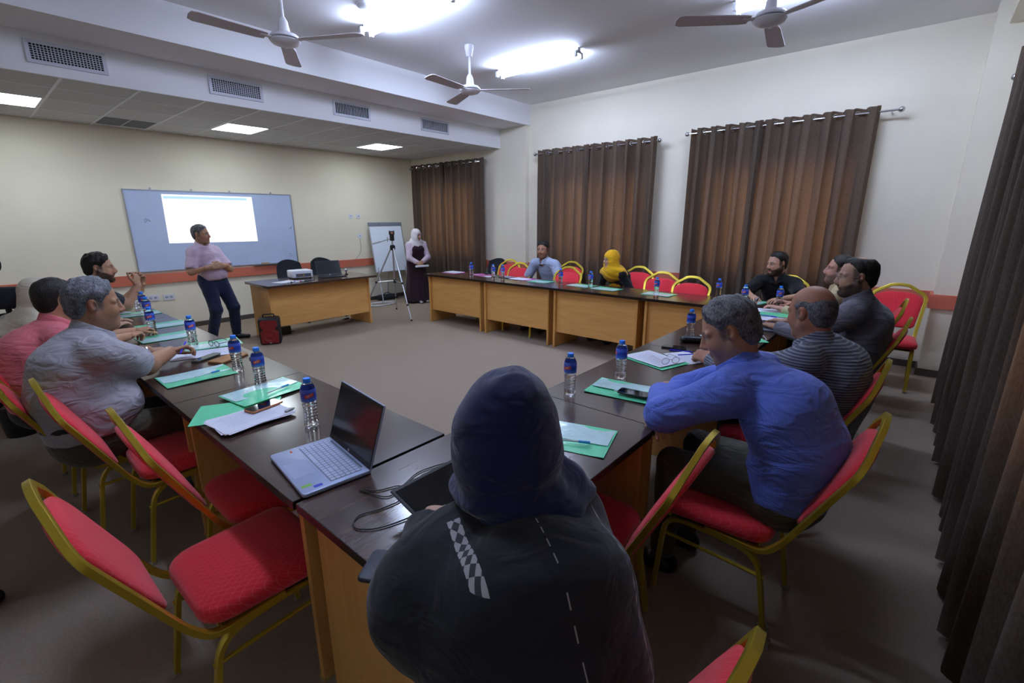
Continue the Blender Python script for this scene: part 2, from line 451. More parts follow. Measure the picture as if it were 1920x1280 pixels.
# projected slide: a lit rectangle lying on the board
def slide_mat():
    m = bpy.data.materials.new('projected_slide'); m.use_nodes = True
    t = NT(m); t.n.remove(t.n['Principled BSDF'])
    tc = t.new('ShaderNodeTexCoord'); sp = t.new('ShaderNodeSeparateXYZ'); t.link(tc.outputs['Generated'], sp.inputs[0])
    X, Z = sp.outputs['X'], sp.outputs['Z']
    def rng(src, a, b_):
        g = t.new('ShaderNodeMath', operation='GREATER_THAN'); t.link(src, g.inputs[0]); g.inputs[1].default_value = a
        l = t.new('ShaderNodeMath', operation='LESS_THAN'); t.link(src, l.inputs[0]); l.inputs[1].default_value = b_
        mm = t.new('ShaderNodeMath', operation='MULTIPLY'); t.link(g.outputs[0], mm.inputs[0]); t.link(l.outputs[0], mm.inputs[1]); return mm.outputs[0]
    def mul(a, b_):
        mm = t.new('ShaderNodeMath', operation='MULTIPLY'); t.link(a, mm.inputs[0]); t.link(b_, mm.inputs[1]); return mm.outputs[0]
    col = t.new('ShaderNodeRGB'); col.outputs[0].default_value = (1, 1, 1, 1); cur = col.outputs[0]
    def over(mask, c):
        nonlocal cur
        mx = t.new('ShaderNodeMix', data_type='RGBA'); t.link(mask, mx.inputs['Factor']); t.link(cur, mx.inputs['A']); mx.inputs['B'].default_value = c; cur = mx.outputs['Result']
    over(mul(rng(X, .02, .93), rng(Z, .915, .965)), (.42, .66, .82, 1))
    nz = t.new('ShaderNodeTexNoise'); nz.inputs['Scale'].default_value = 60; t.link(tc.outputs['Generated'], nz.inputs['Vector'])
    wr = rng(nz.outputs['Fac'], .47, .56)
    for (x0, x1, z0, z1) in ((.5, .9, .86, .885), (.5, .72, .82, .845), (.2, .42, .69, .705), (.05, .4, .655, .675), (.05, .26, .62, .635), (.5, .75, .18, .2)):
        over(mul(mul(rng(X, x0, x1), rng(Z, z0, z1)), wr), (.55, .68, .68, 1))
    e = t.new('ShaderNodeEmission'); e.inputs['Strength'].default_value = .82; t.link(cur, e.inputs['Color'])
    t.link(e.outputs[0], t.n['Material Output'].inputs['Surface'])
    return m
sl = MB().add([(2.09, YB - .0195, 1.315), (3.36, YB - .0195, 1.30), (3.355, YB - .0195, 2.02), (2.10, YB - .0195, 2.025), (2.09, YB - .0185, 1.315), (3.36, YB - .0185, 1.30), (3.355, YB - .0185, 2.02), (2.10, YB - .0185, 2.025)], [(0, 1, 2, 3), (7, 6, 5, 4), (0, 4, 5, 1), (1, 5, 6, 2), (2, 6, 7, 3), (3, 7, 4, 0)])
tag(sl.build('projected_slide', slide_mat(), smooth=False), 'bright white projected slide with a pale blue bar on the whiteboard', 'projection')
M_plate = mat('switch_plate', '#dfe2ee', rough=.4)
M_plate2 = mat('socket_inset', '#9fa6bd', rough=.5)
def wall_plate(x, z, w, h, label, holes=1, grp='wall plates'):
    e = empty('wall_socket', (x, YB, z))
    MB().rbox(-w / 2, w / 2, -h / 2, h / 2, 0, .012, .006, Matrix.Rotation(math.radians(90), 4, 'X')).build('cover_plate', M_plate, e)
    for k in range(holes):
        cx = (k - (holes - 1) / 2) * w / max(holes, 1) * .8
        MB().box(cx - w * .14 / max(1, holes * .6), cx + w * .14 / max(1, holes * .6), -.0155, -.012, -h * .16, h * .16).build('socket_inset', M_plate2, e, smooth=False)
    tag(e, label, 'wall socket', grp)
wall_plate(5.167, 1.717, .085, .085, 'small white wall plate, left of the pair above the flip chart cable')
wall_plate(5.335, 1.717, .085, .085, 'small white wall plate, right of the pair above the flip chart cable')
wall_plate(5.331, 1.333, .085, .085, 'single small white wall socket left of the flip chart top')
wall_plate(1.60, .53, .12, .085, 'white floor-level wall socket furthest left, beside the bottles')
wall_plate(1.76, .525, .15, .085, 'white double wall socket, middle of three low on the back wall', 2)
wall_plate(1.96, .515, .15, .085, 'white double wall socket low on the wall nearest the presenter', 2)

# ------------------------------------------------------------------ curtains
def curtain_mat():
    m = bpy.data.materials.new('curtain_fabric'); m.use_nodes = True
    t = NT(m); b = t.n['Principled BSDF']; b.inputs['Roughness'].default_value = .9; b.inputs['Specular IOR Level'].default_value = .1
    tc = t.new('ShaderNodeTexCoord'); mp = t.new('ShaderNodeMapping'); mp.inputs['Scale'].default_value = (1, 1, .35); t.link(tc.outputs['Object'], mp.inputs[0])
    nz = t.new('ShaderNodeTexNoise'); nz.inputs['Scale'].default_value = 160; nz.inputs['Detail'].default_value = 3; t.link(mp.outputs[0], nz.inputs['Vector'])
    cr = t.new('ShaderNodeValToRGB'); cr.color_ramp.elements[0].color = lin('#4d443c'); cr.color_ramp.elements[1].color = lin('#645a50'); cr.color_ramp.elements[0].position = .35; cr.color_ramp.elements[1].position = .7
    t.link(nz.outputs['Fac'], cr.inputs['Fac']); t.link(cr.outputs[0], b.inputs['Base Color'])
    bp = t.new('ShaderNodeBump'); bp.inputs['Strength'].default_value = .3; bp.inputs['Distance'].default_value = .002; t.link(nz.outputs['Fac'], bp.inputs['Height']); t.link(bp.outputs[0], b.inputs['Normal'])
    tr = t.new('ShaderNodeBsdfTranslucent'); tr.inputs['Color'].default_value = (.40, .20, .10, 1)
    mx = t.new('ShaderNodeMixShader'); mx.inputs[0].default_value = .16
    t.link(b.outputs[0], mx.inputs[1]); t.link(tr.outputs[0], mx.inputs[2]); t.link(mx.outputs[0], t.n['Material Output'].inputs['Surface'])
    return m
M_curtain = curtain_mat()
def curtain_panel(axis, at, sgn, u0, u1, z0, z1, nf, label, amp=.052, flare=0.0, seed=1, ph=0.0):
    """wavy grommet-top panel hanging from u0 to u1 at plane 'at'; sgn = room side"""
    rnd = random.Random(seed); NU = nf * 12; NZ = 14
    amps = [amp * rnd.uniform(.75, 1.2) for _ in range(nf * 2 + 2)]
    warp = [rnd.uniform(-.18, .18) for _ in range(nf * 2 + 2)]
    e = empty('curtain', ((at, (u0 + u1) / 2, 0) if axis == 'x' else ((u0 + u1) / 2, at, 0)))
    vs = []; fs = []
    um = (u0 + u1) / 2
    for j in range(NZ + 1):
        q = j / NZ; z = z1 + (z0 - z1) * q
        for i in range(NU + 1):
            s = i / NU * nf; k = int(s * 2); fr = s * 2 - k
            a = amps[k] * (1 - fr) + amps[min(k + 1, len(amps) - 1)] * fr
            wv = warp[k] * (1 - fr) + warp[min(k + 1, len(warp) - 1)] * fr
            c = math.sin(2 * math.pi * s + ph + wv * q * 2)
            dd = a * (1 + .35 * q) * math.copysign(abs(c) ** .75, c) + .012 * math.sin(9 * s + 3 * q)
            du = .012 * math.sin(4 * math.pi * s + 1.3) + wv * .02 * q
            u = u0 + (u1 - u0) * i / NU + du * (1 if 0 < i < NU else 0) + (u0 + (u1 - u0) * i / NU - um) * flare * q
            zz = z + (.006 * math.cos(2 * math.pi * s * 2) if j == 0 else 0) + (0.012 * math.sin(5 * s) if j == NZ else 0)
            vs.append((sgn * dd, u - um, zz) if axis == 'x' else (u - um, sgn * dd, zz))
    for j in range(NZ):
        for i in range(NU):
            a = j * (NU + 1) + i; fs.append((a, a + 1, a + NU + 2, a + NU + 1))
    b = MB().add(vs, fs); b.build('drape', M_curtain, e, angle=80)
    # steel eyelets where the cloth crosses the rod
    for k in range(nf * 2):
        s = (k + .5 - ph / math.pi * 0) / 2
        u = u0 + (u1 - u0) * ((k / 2 - ph / (2 * math.pi)) / nf) - um
        if not (u0 - um + .01 < u < u1 - um - .01): continue
        rot = (1 if k % 2 == 0 else -1) * .9
        pts = []
        for q in range(12):
            a = 2 * math.pi * q / 12; lx = .026 * math.cos(a); lz = .026 * math.sin(a)
            pts.append((sgn * lx * math.cos(rot), lx * math.sin(rot) + u, z1 - .055 + lz) if axis == 'x' else (lx * math.sin(rot) + u, sgn * lx * math.cos(rot), z1 - .055 + lz))
        MB().tube(pts, .0045, 6, closed=True).build('eyelet', M_chrome, e)
    tag(e, label, 'curtain')
    return e
def rod(axis, at, u0, u1, z, label, wall):
    e = empty('curtain_rod', ((at, (u0 + u1) / 2, z) if axis == 'x' else ((u0 + u1) / 2, at, z))); h = (u1 - u0) / 2
    P = (lambda u, d=0, zz=0: (d, u, zz)) if axis == 'x' else (lambda u, d=0, zz=0: (u, d, zz))
    MB().tube([P(-h), P(h)], .011, 10).build('pole', M_chrome, e)
    for s in (-1, 1):
        MB().sphere(P(s * (h + .025)), .03, 12, 8).build('finial', M_chrome, e)
        MB().tube([P(s * (h - .06)), P(s * (h - .06), wall - at)], .008, 8).build('bracket', M_chrome, e)
    tag(e, label, 'curtain rod')
XC1, XC2 = 6.64, 6.56
rod('x', XC1, .38, 2.56, 2.735, 'steel curtain rod with ball ends over the widest curtain pair', XN)
curtain_panel('x', XC1, -1, 1.66, 2.53, .12, 2.79, 5, 'brown curtain panel left half of the pair behind the man in black', seed=2)
curtain_panel('x', XC1, -1, .53, 1.73, .12, 2.79, 6, 'wide brown curtain panel right half of the pair behind the man in black', seed=3)
rod('x', XC1, 2.99, 5.13, 2.70, 'steel curtain rod over the curtain pair behind the yellow headscarf', XN)
curtain_panel('x', XC1, -1, 4.10, 5.09, .12, 2.755, 5, 'brown curtain panel behind the seated man in the pale blue polo', seed=4)
curtain_panel('x', XC1, -1, 3.0, 4.17, .12, 2.755, 6, 'brown curtain panel behind the woman in the yellow headscarf', seed=5)
rod('x', XC2, 6.27, 8.42, 2.68, 'steel curtain rod over the curtains in the far corner', XF)
curtain_panel('x', XC2, -1, 7.40, 8.40, .12, 2.735, 5, 'brown curtain panel in the far corner behind the standing woman', seed=6)
curtain_panel('x', XC2, -1, 6.28, 7.45, .12, 2.735, 6, 'brown curtain panel beside the pillar and the dark empty chair', seed=8)
YC = -0.385
rod('y', YC, .55, 5.85, 2.755, 'steel curtain rod on the near wall at the right edge', YN)
curtain_panel('y', YC, 1, 3.25, 5.62, .03, 2.81, 9, 'long dark brown curtain panel at the right edge, far half reaching the floor', amp=.05, flare=0.03, seed=9)
curtain_panel('y', YC, 1, .65, 3.31, .03, 2.81, 10, 'long dark brown curtain panel at the right edge, near half cut by the frame', amp=.05, seed=10)
# ================================================================== furniture
def wood_mat(name, c0, c1, rough, scale, coat=0.0, axis=0, dist=6.0):
    m = bpy.data.materials.new(name); m.use_nodes = True
    t = NT(m); b = t.n['Principled BSDF']
    b.inputs['Roughness'].default_value = rough; b.inputs['Coat Weight'].default_value = coat; b.inputs['Coat Roughness'].default_value = .12
    tc = t.new('ShaderNodeTexCoord'); mp = t.new('ShaderNodeMapping')
    s = [scale * 6, scale * 6, scale * 6]; s[axis] = scale * .7
    mp.inputs['Scale'].default_value = s; t.link(tc.outputs['Object'], mp.inputs[0])
    nz = t.new('ShaderNodeTexNoise'); nz.inputs['Scale'].default_value = 2.2; nz.inputs['Detail'].default_value = 6; nz.inputs['Distortion'].default_value = 1.2
    t.link(mp.outputs[0], nz.inputs['Vector'])
    cr = t.new('ShaderNodeValToRGB'); cr.color_ramp.elements[0].position = .33; cr.color_ramp.elements[1].position = .68
    cr.color_ramp.elements[0].color = lin(c0); cr.color_ramp.elements[1].color = lin(c1)
    t.link(nz.outputs['Fac'], cr.inputs[0]); t.link(cr.outputs[0], b.inputs['Base Color'])
    bp = t.new('ShaderNodeBump'); bp.inputs['Strength'].default_value = .06; bp.inputs['Distance'].default_value = .001
    t.link(nz.outputs['Fac'], bp.inputs['Height']); t.link(bp.outputs[0], b.inputs['Normal'])
    return m
M_top = wood_mat('dark_wood_laminate', '#33251f', '#523b33', .24, 1.6, coat=.45)
M_beech = wood_mat('beech_laminate', '#d09a54', '#dca862', .45, 1.3)
M_beech_v = wood_mat('beech_laminate_upright', '#cb954f', '#d6a15c', .45, 1.3, axis=2)
M_edge = mat('black_edge_band', '#171413', rough=.3)

def make_table(L, name='conference_table', D=.63):
    e = empty(name); h = L / 2; d = D / 2
    MB().box(-h, h, -d, d, ZT - .028, ZT).build('table_top', M_top, e, smooth=False)
    b = MB()
    b.box(-h - .0015, h + .0015, -d - .0015, -d, ZT - .03, ZT - .001).box(-h - .0015, h + .0015, d, d + .0015, ZT - .03, ZT - .001)
    b.box(-h - .0015, -h, -d, d, ZT - .03, ZT - .001).box(h, h + .0015, -d, d, ZT - .03, ZT - .001)
    b.build('edge_band', M_edge, e, smooth=False)
    for s in (-1, 1):
        x = s * (h - .05)
        MB().box(x - .014, x + .014, -d + .04, d - .04, .012, ZT - .028).build('leg_panel', M_beech_v, e, smooth=False)
        MB().box(x - .018, x + .018, -d + .035, d - .035, 0, .012).build('foot_rail', mat('brass_foot', '#b9a05a', rough=.4, metal=.3), e, smooth=False)
    MB().box(-h + .064, h - .064, d - .095, d - .077, .2, ZT - .028).build('modesty_panel', M_beech, e, smooth=False)
    tag(e, 'table', 'table', 'dark-topped conference tables set in a U')
    return e
t0 = make_table(1.249)
XLc = 0.845
def put_table(loc, rz, label):
    global t0
    o = t0 if 'used' not in t0 else copy_tree(t0)
    t0['used'] = 1
    if 'used' in o: del o['used']
    t0['used'] = 1
    place(o, loc, rz, label)
for k, lab in enumerate(('dark conference table under the open silver laptop and blue-capped bottle, left row', 'dark conference table in front of the grey-haired man in the grey polo', 'dark conference table in front of the man in the pink polo', 'dark conference table at the far end of the left row beside the presenter')):
    put_table((XLc, 1.365 + .6275 + 1.255 * k, 0), -math.pi / 2, lab)
for x, lab in ((1.158, 'dark conference table where the woman in the navy headscarf works, nearest the camera'), (2.413, 'dark conference table under the blue-shirted man\'s elbow'), (3.668, 'dark conference table in front of the man in the checked shirt'), (4.923, 'dark conference table at the corner before the man in the cream shirt')):
    put_table((x, 1.035, 0), 0, lab)
for k, lab in enumerate(('beech-fronted table at the far end of the right row beside the standing woman', 'beech-fronted table before the man in the pale blue polo', 'beech-fronted table before the woman in the yellow headscarf')):
    put_table((5.185, 6.04 - .6275 - 1.255 * k, 0), math.pi / 2, lab)
del t0['used']
ts = make_table(.905); place(ts, (5.185, 1.815, 0), math.pi / 2, 'shorter beech-fronted table before the two empty red chairs left of the man in black')

# presenter desk
e = empty('desk', (3.43, 6.9, 0))
MB().rbox(-.84, .84, -.4, .4, ZT - .03, ZT, .01).build('desk_top', M_top, e, smooth=False)
for s in (-1, 1):
    MB().box(s * .77 - .015, s * .77 + .015, -.25, .36, .012, ZT - .03).build('side_panel', M_beech_v, e, smooth=False)
    MB().box(s * .77 - .018, s * .77 + .018, -.255, .365, 0, .012).build('foot_rail', MATS['brass_foot'], e, smooth=False)
MB().box(-.755, .755, -.235, -.217, .19, ZT - .03).build('modesty_panel', M_beech, e, smooth=False)
tag(e, 'dark-topped beech desk with the projector on it in front of the whiteboard', 'desk')

# ------------------------------------------------------------------ banquet chairs
def fabric_red():
    m = bpy.data.materials.new('red_diamond_fabric'); m.use_nodes = True
    t = NT(m); b = t.n['Principled BSDF']; b.inputs['Roughness'].default_value = .85; b.inputs['Sheen Weight'].default_value = .25; b.inputs['Specular IOR Level'].default_value = .15
    tc = t.new('ShaderNodeTexCoord'); sp = t.new('ShaderNodeSeparateXYZ'); t.link(tc.outputs['Object'], sp.inputs[0])
    def math_(op, a, b_=None):
        n = t.new('ShaderNodeMath', operation=op)
        if isinstance(a, (int, float)): n.inputs[0].default_value = a
        else: t.link(a, n.inputs[0])
        if b_ is not None:
            if isinstance(b_, (int, float)): n.inputs[1].default_value = b_
            else: t.link(b_, n.inputs[1])
        return n.outputs[0]
    xz = math_('ADD', sp.outputs['X'], sp.outputs['Z'])
    ys = math_('MULTIPLY', sp.outputs['Y'], 1.7)
    lines = None
    for op in ('ADD', 'SUBTRACT'):
        v = math_(op, xz, ys); v = math_('MULTIPLY', v, 24.0); v = math_('FRACT', v); v = math_('LESS_THAN', v, .09)
        lines = v if lines is None else math_('MAXIMUM', lines, v)
    nz = t.new('ShaderNodeTexNoise'); nz.inputs['Scale'].default_value = 300; t.link(tc.outputs['Object'], nz.inputs['Vector'])
    mx = t.new('ShaderNodeMix', data_type='RGBA'); t.link(math_('MULTIPLY', lines, .32), mx.inputs['Factor']); mx.inputs['A'].default_value = lin('#d62c3a'); mx.inputs['B'].default_value = lin('#e07074')
    t.link(mx.outputs['Result'], b.inputs['Base Color'])
    bp = t.new('ShaderNodeBump'); bp.inputs['Strength'].default_value = .4; bp.inputs['Distance'].default_value = .0015
    t.link(math_('ADD', nz.outputs['Fac'], lines), bp.inputs['Height']); t.link(bp.outputs[0], b.inputs['Normal'])
    return m
M_red = fabric_red()
M_gold = mat('gold_frame', '#c9b03a', rough=.3, metal=.65, spec=.6)
M_clear = mat('foot_glide', '#8f8a80', rough=.5)
def puffed(outline, thick, M, puff=.012, nr=3):
    """closed outline in local (u,v) turned into a padded slab"""
    b = MB(); n = len(outline); cu = sum(p[0] for p in outline) / n; cv = sum(p[1] for p in outline) / n
    rings = [(0.0, -thick / 2 + .008), (0.0, thick / 2 - .008), (.035, thick / 2), (.2, thick / 2 + puff * .6), (.55, thick / 2 + puff)]
    vs = []; fs = []
    back = [(.05, -thick / 2)]
    for q, w in back + rings:
        for (u, v) in outline: vs.append((u + (cu - u) * q, v + (cv - v) * q, w))
    R = len(rings) + 1
    for i in range(R - 1):
        for k in range(n): fs.append((i * n + k, i * n + (k + 1) % n, (i + 1) * n + (k + 1) % n, (i + 1) * n + k))
    fs.append(tuple(range(n - 1, -1, -1))); fs.append(tuple(range((R - 1) * n, R * n)))
    return b.add(vs, fs, M)
def make_chair():
    e = empty('banquet_chair')
    SH, TOP = .875, .968
    ridged = [(.0085, -.015), (.0105, -.010), (.0085, -.002), (.0085, .002), (.0105, .010), (.0085, .015), (-.0085, .015), (-.0105, .008), (-.0105, -.008), (-.0085, -.015)]
    y = .205
    # back hoop: under the seat, up both sides and over the crown
    def side(s):
        return [(.02, s * .195, .418), (-.20, s * .195, .405), (-.255, s * .192, .47), (-.435, s * .226, SH - .04), (-.450, s * .205, SH + .003), (-.473, s * .075, TOP - .010)]
    L = fillet(side(1), .07, 5); R = fillet(side(-1), .07, 5)
    pts = L + arc((-.473, .075, TOP - .010), (-.478, .0, TOP + .008), (-.473, -.075, TOP - .010), 6)[1:-1] + R[::-1]
    MB().tube(pts, .012, prof=ridged, upv=(0, 0, 1)).build('back_hoop', M_gold, e, angle=50)
    # back pad
    ax = Vector((-.435 + .255, 0, SH - .04 - .47)).normalized()       # up along the back
    nrm = Vector((0, 1, 0)).cross(ax)                                  # towards the sitter (+x)
    if nrm.x < 0: nrm = -nrm
    org = Vector((-.255, 0, .47)) + ax * .0
    Mx = Matrix(((0, ax.x, nrm.x, org.x), (1, ax.y, nrm.y, org.y), (0, ax.z, nrm.z, org.z), (0, 0, 0, 1)))
    ol = []
    half = [(.150, .085), (.176, .11), (.206, .37), (.200, .405), (.165, .438), (.11, .462), (.05, .470)]
    ol = [(u, v) for u, v in half] + [(-u, v) for u, v in half[::-1]]
    bp = puffed(ol, .034, Mx).build('back_pad', M_red, e, angle=60)
    # seat
    st = MB(); pl = []
    def rr(w_f, w_r, x0, x1, r, seg=4):
        out = []
        for cx, cy, a0 in ((x1 - r, w_f - r, 0), (x0 + r * 1.3, w_r - r * 1.3, 90), (x0 + r * 1.3, -w_r + r * 1.3, 180), (x1 - r, -w_f + r, 270)):
            q = r if a0 in (0, 270) else r * 1.3
            for k in range(seg + 1):
                a = math.radians(a0 + 90 * k / seg); out.append((cx + q * math.cos(a), cy + q * math.sin(a)))
        return out
    base = rr(.222, .205, -.215, .215, .06)
    n = len(base); vs = []; fs = []; lev = [(.93, .428), (1.0, .436), (1.015, .455), (1.0, .476), (.95, .49), (.8, .499), (.4, .504)]
    for s, z in lev: vs += [(x * s, yy * s, z) for x, yy in base]
    for i in range(len(lev) - 1):
        for k in range(n): fs.append((i * n + k, i * n + (k + 1) % n, (i + 1) * n + (k + 1) % n, (i + 1) * n + k))
    fs += [tuple(range(n - 1, -1, -1)), tuple(range((len(lev) - 1) * n, len(lev) * n))]
    MB().add(vs, fs).build('seat', M_red, e, angle=60)
    MB().prism([(x * .9, yy * .9) for x, yy in base], .412, .43).build('seat_board', M_black, e, smooth=False)
    # legs: each side an inverted U, drawn as two legs with half of the top rail each
    for s in (-1, 1):
        f = fillet([(.215, s * .2, 0), (.185, s * .195, .405), (0, s * .195, .405)], .09, 5)
        MB().tube(f, .012, prof=[(a * .95, c * .95) for a, c in ridged], upv=(1, 0, 0)).build('leg', M_gold, e, angle=50)
        r = fillet([(-.25, s * .2, 0), (-.185, s * .195, .392), (0, s * .195, .405)], .09, 5)
        MB().tube(r, .012, prof=[(a * .95, c * .95) for a, c in ridged], upv=(1, 0, 0)).build('leg', M_gold, e, angle=50)
        MB().tube([(-.215, s * .197, .3), (.19, s * .197, .315)], .008, 8).build('stretcher', M_gold, e)
        for x in (.215, -.25): MB().lathe([(.016, 0), (.017, .006), (.014, .02)], 10, T(x, s * .2, 0)).build('foot_glide', M_clear, e)
    MB().tube([(-.17, -.195, .41), (-.17, .195, .41)], .009, 8).build('cross_rail', M_gold, e)
    MB().tube([(.17, -.195, .41), (.17, .195, .41)], .009, 8).build('cross_rail', M_gold, e)
    tag(e, 'chair', 'chair', 'red and gold banquet chairs')
    return e
chair0 = make_chair(); _used = [False]
def put_chair(x, y, deg, label):
    o = copy_tree(chair0) if _used[0] else chair0
    _used[0] = True
    return place(o, (x, y, 0), math.radians(deg), label)
put_chair(.475, 1.66, 1, 'empty red banquet chair nearest the camera at lower left, seat half lit')
put_chair(.725, 2.13, 0, 'empty red banquet chair pushed in under the table beside the phone and papers')
put_chair(.575, 2.83, 0, 'empty red banquet chair directly behind the man in the grey polo, seat visible')
put_chair(.44, 3.27, 3, 'red banquet chair the man in the grey polo sits on')
put_chair(.42, 3.92, 0, 'red banquet chair the man in the pink polo sits on')
put_chair(.40, 5.85, 0, 'red banquet chair the bearded man gesturing by the wall sits on')
put_chair(-.62, 4.0, -30, 'red banquet chair standing behind the left row, only a leg in view')
put_chair(.68, .575, 86, 'red banquet chair behind the woman in the navy headscarf')
put_chair(1.42, .88, 92, 'empty red banquet chair between the navy headscarf and the blue shirt')
chB = put_chair(1.98, .46, 90, 'red banquet chair of the man in the blue shirt, plastic wrap on one foot')
put_chair(2.82, .49, 90, 'red banquet chair of the bald man in the checked shirt')
put_chair(4.2, .43, 88, 'red banquet chair of the man in the grey shirt')
put_chair(5.16, .47, 92, 'red banquet chair of the man in the cream shirt')
put_chair(5.91, .07, 180, 'empty red banquet chair standing against the right wall by the pilaster')
put_chair(6.02, 1.12, 180, 'red banquet chair of the man in the black shirt')
put_chair(5.20, 2.0, 178, 'empty red banquet chair, right of the two left of the man in black')
put_chair(5.44, 2.44, 182, 'empty red banquet chair, left of the two left of the man in black')
put_chair(5.93, 3.02, 180, 'red banquet chair of the woman in the yellow headscarf')
put_chair(5.27, 3.80, 181, 'empty red banquet chair between the yellow headscarf and the pale blue polo')
put_chair(6.02, 4.25, 180, 'red banquet chair of the man in the pale blue polo')
put_chair(5.34, 4.78, 180, 'empty red banquet chair right beside the man in the pale blue polo')
put_chair(5.69, 5.28, 182, 'empty red banquet chair near the pillar, half hidden by another chair')
# torn plastic wrap left on one foot
wr = MB(); rnd = random.Random(5)
pr = []
for k in range(7):
    pr.append([(.021 + rnd.uniform(-.004, .007)) for _ in range(12)])
vs = []; fs = []
for k in range(7):
    z = .002 + .013 * k
    for q in range(12):
        a = 2 * math.pi * q / 12; vs.append((-.25 + .013 * k * .16 + pr[k][q] * math.cos(a), .2 + pr[k][q] * math.sin(a), z + (rnd.uniform(0, .014) if k == 6 else 0)))
for k in range(6):
    for q in range(12): fs.append((k * 12 + q, k * 12 + (q + 1) % 12, (k + 1) * 12 + (q + 1) % 12, (k + 1) * 12 + q))
wrap = wr.add(vs, fs).build('plastic_wrap', mat('clear_plastic', '#c9c6bd', rough=.2, trans=.5, alpha=.75), chB)
wrap['label'] = 'torn clear plastic wrap on the foot'

# ------------------------------------------------------------------ office chairs
M_mesh = mat('black_fabric', '#1b2029', rough=.8, bump=.4, bscale=300)
def office_chair(loc, deg, label, headrest=False, arms=False, back=(.44, .5, .62)):
    e = empty('office_chair', loc, math.radians(deg))
    w, z0, h = back
    MB().rbox(-.24, .24, -.24, .24, .44, .52, .07, zr=.025).build('seat', M_mesh, e, angle=60)
    hw = w / 2
    vs = []; fs = []; NU, NV = 8, 8
    for side in (0, 1):
        for j in range(NV + 1):
            v = j / NV; z = z0 + h * v
            ww = hw * (.86 + .14 * math.sin(math.pi * min(1, v * 1.1))) * (1 if v < .9 else .93)
            for i in range(NU + 1):
                u = -1 + 2 * i / NU
                x = -.25 - .12 * v + .05 * u * u - .03 * math.sin(v * math.pi) - (.035 if side else 0)
                zz = z - (.05 * u * u if j == NV else 0)
                vs.append((x, u * ww, zz))
    N = (NU + 1) * (NV + 1)
    for j in range(NV):
        for i in range(NU):
            a = j * (NU + 1) + i
            fs.append((a, a + 1, a + NU + 2, a + NU + 1)); fs.append((N + a, N + a + NU + 1, N + a + NU + 2, N + a + 1))
    ring = [i for i in range(NU + 1)] + [(j + 1) * (NU + 1) + NU for j in range(NV)] + [NV * (NU + 1) + NU - 1 - i for i in range(NU)] + [(NV - 1 - j) * (NU + 1) for j in range(NV - 1)]
    for a, c in zip(ring, ring[1:] + ring[:1]): fs.append((a, N + a, N + c, c))
    MB().add(vs, fs).build('backrest', M_mesh, e, angle=60)
    MB().tube(fillet([(-.05, 0, .42), (-.32, 0, .42), (-.36, 0, .62)], .1), .022, 8).build('back_support', M_black, e)
    if headrest:
        MB().tube([(-.39, 0, z0 + h - .12), (-.4, 0, z0 + h + .12)], .018, 8).build('headrest_post', M_black, e)
        MB().rbox(-.44, -.36, -.15, .15, z0 + h + .03, z0 + h + .19, .03, zr=.03).build('headrest', M_mesh, e, angle=60)
    if arms:
        for s in (-1, 1):
            MB().tube(fillet([(-.1, s * .24, .45), (-.1, s * .3, .5), (-.08, s * .3, .68)], .04), .018, 8).build('arm_post', M_black, e)
            MB().rbox(-.2, .1, s * .3 - .035, s * .3 + .035, .68, .715, .03).build('arm_pad', M_black, e)
    MB().lathe([(.028, .1), (.028, .28), (.02, .28), (.02, .44)], 12).build('gas_lift', M_black, e)
    for k in range(5):
        a = 2 * math.pi * k / 5
        MB().tube([(0, 0, .11), (.28 * math.cos(a), .28 * math.sin(a), .075)], .02, 8).build('base_arm', M_black, e)
        MB().lathe([(.012, 0), (.026, .008), (.026, .05), (.012, .058)], 10, T(.28 * math.cos(a), .28 * math.sin(a), 0)).build('caster', M_black, e)
    tag(e, label, 'office chair', 'black office chairs')
office_chair((3.56, 7.72, 0), -95, 'black office chair behind the desk, left of the projector', back=(.42, .5, .5))
office_chair((4.2, 7.74, 0), -85, 'black office chair behind the desk, right behind the laptop', back=(.42, .5, .5))
office_chair((.34, 5.32, 0), 62, 'black office chair with headrest and arms at the left edge', True, True, back=(.46, .5, .50))
office_chair((6.02, 5.78, 0), 180, 'dark office chair at the far end of the right row by the curtain', back=(.44, .5, .46))
# ================================================================== things on the tables
M_pet = mat('clear_pet', '#f4f9ff', rough=.03, trans=1.0, ior=1.3)
M_cap = mat('blue_cap', '#2a8cff', rough=.4)
def label_mat():
    m = bpy.data.materials.new('bottle_label_print'); m.use_nodes = True
    t = NT(m); b = t.n['Principled BSDF']; b.inputs['Roughness'].default_value = .35
    tc = t.new('ShaderNodeTexCoord'); sp = t.new('ShaderNodeSeparateXYZ'); t.link(tc.outputs['Object'], sp.inputs[0])
    nz = t.new('ShaderNodeTexNoise'); nz.inputs['Scale'].default_value = 70; t.link(tc.outputs['Object'], nz.inputs['Vector'])
    ad = t.new('ShaderNodeMath', operation='MULTIPLY_ADD'); t.link(nz.outputs['Fac'], ad.inputs[0]); ad.inputs[1].default_value = .02; t.link(sp.outputs['Z'], ad.inputs[2])
    cr = t.new('ShaderNodeValToRGB'); cr.color_ramp.interpolation = 'LINEAR'
    mr = t.new('ShaderNodeMapRange'); mr.inputs['From Min'].default_value = .118; mr.inputs['From Max'].default_value = .182; t.link(ad.outputs[0], mr.inputs['Value'])
    el = cr.color_ramp.elements; el[0].color = lin('#2450c8'); el[1].color = lin('#4f74e0')
    for p, c in ((.18, '#5c8fe0'), (.36, '#2f62cf'), (.55, '#1d40bc'), (.70, '#2344c0'), (.74, '#4a68d8')):
        q = el.new(p); q.color = lin(c)
    t.link(mr.outputs['Result'], cr.inputs[0]); t.link(cr.outputs[0], b.inputs['Base Color'])
    return m
M_label = label_mat()
M_logo = mat('orange_logo', '#d8452a', rough=.4)
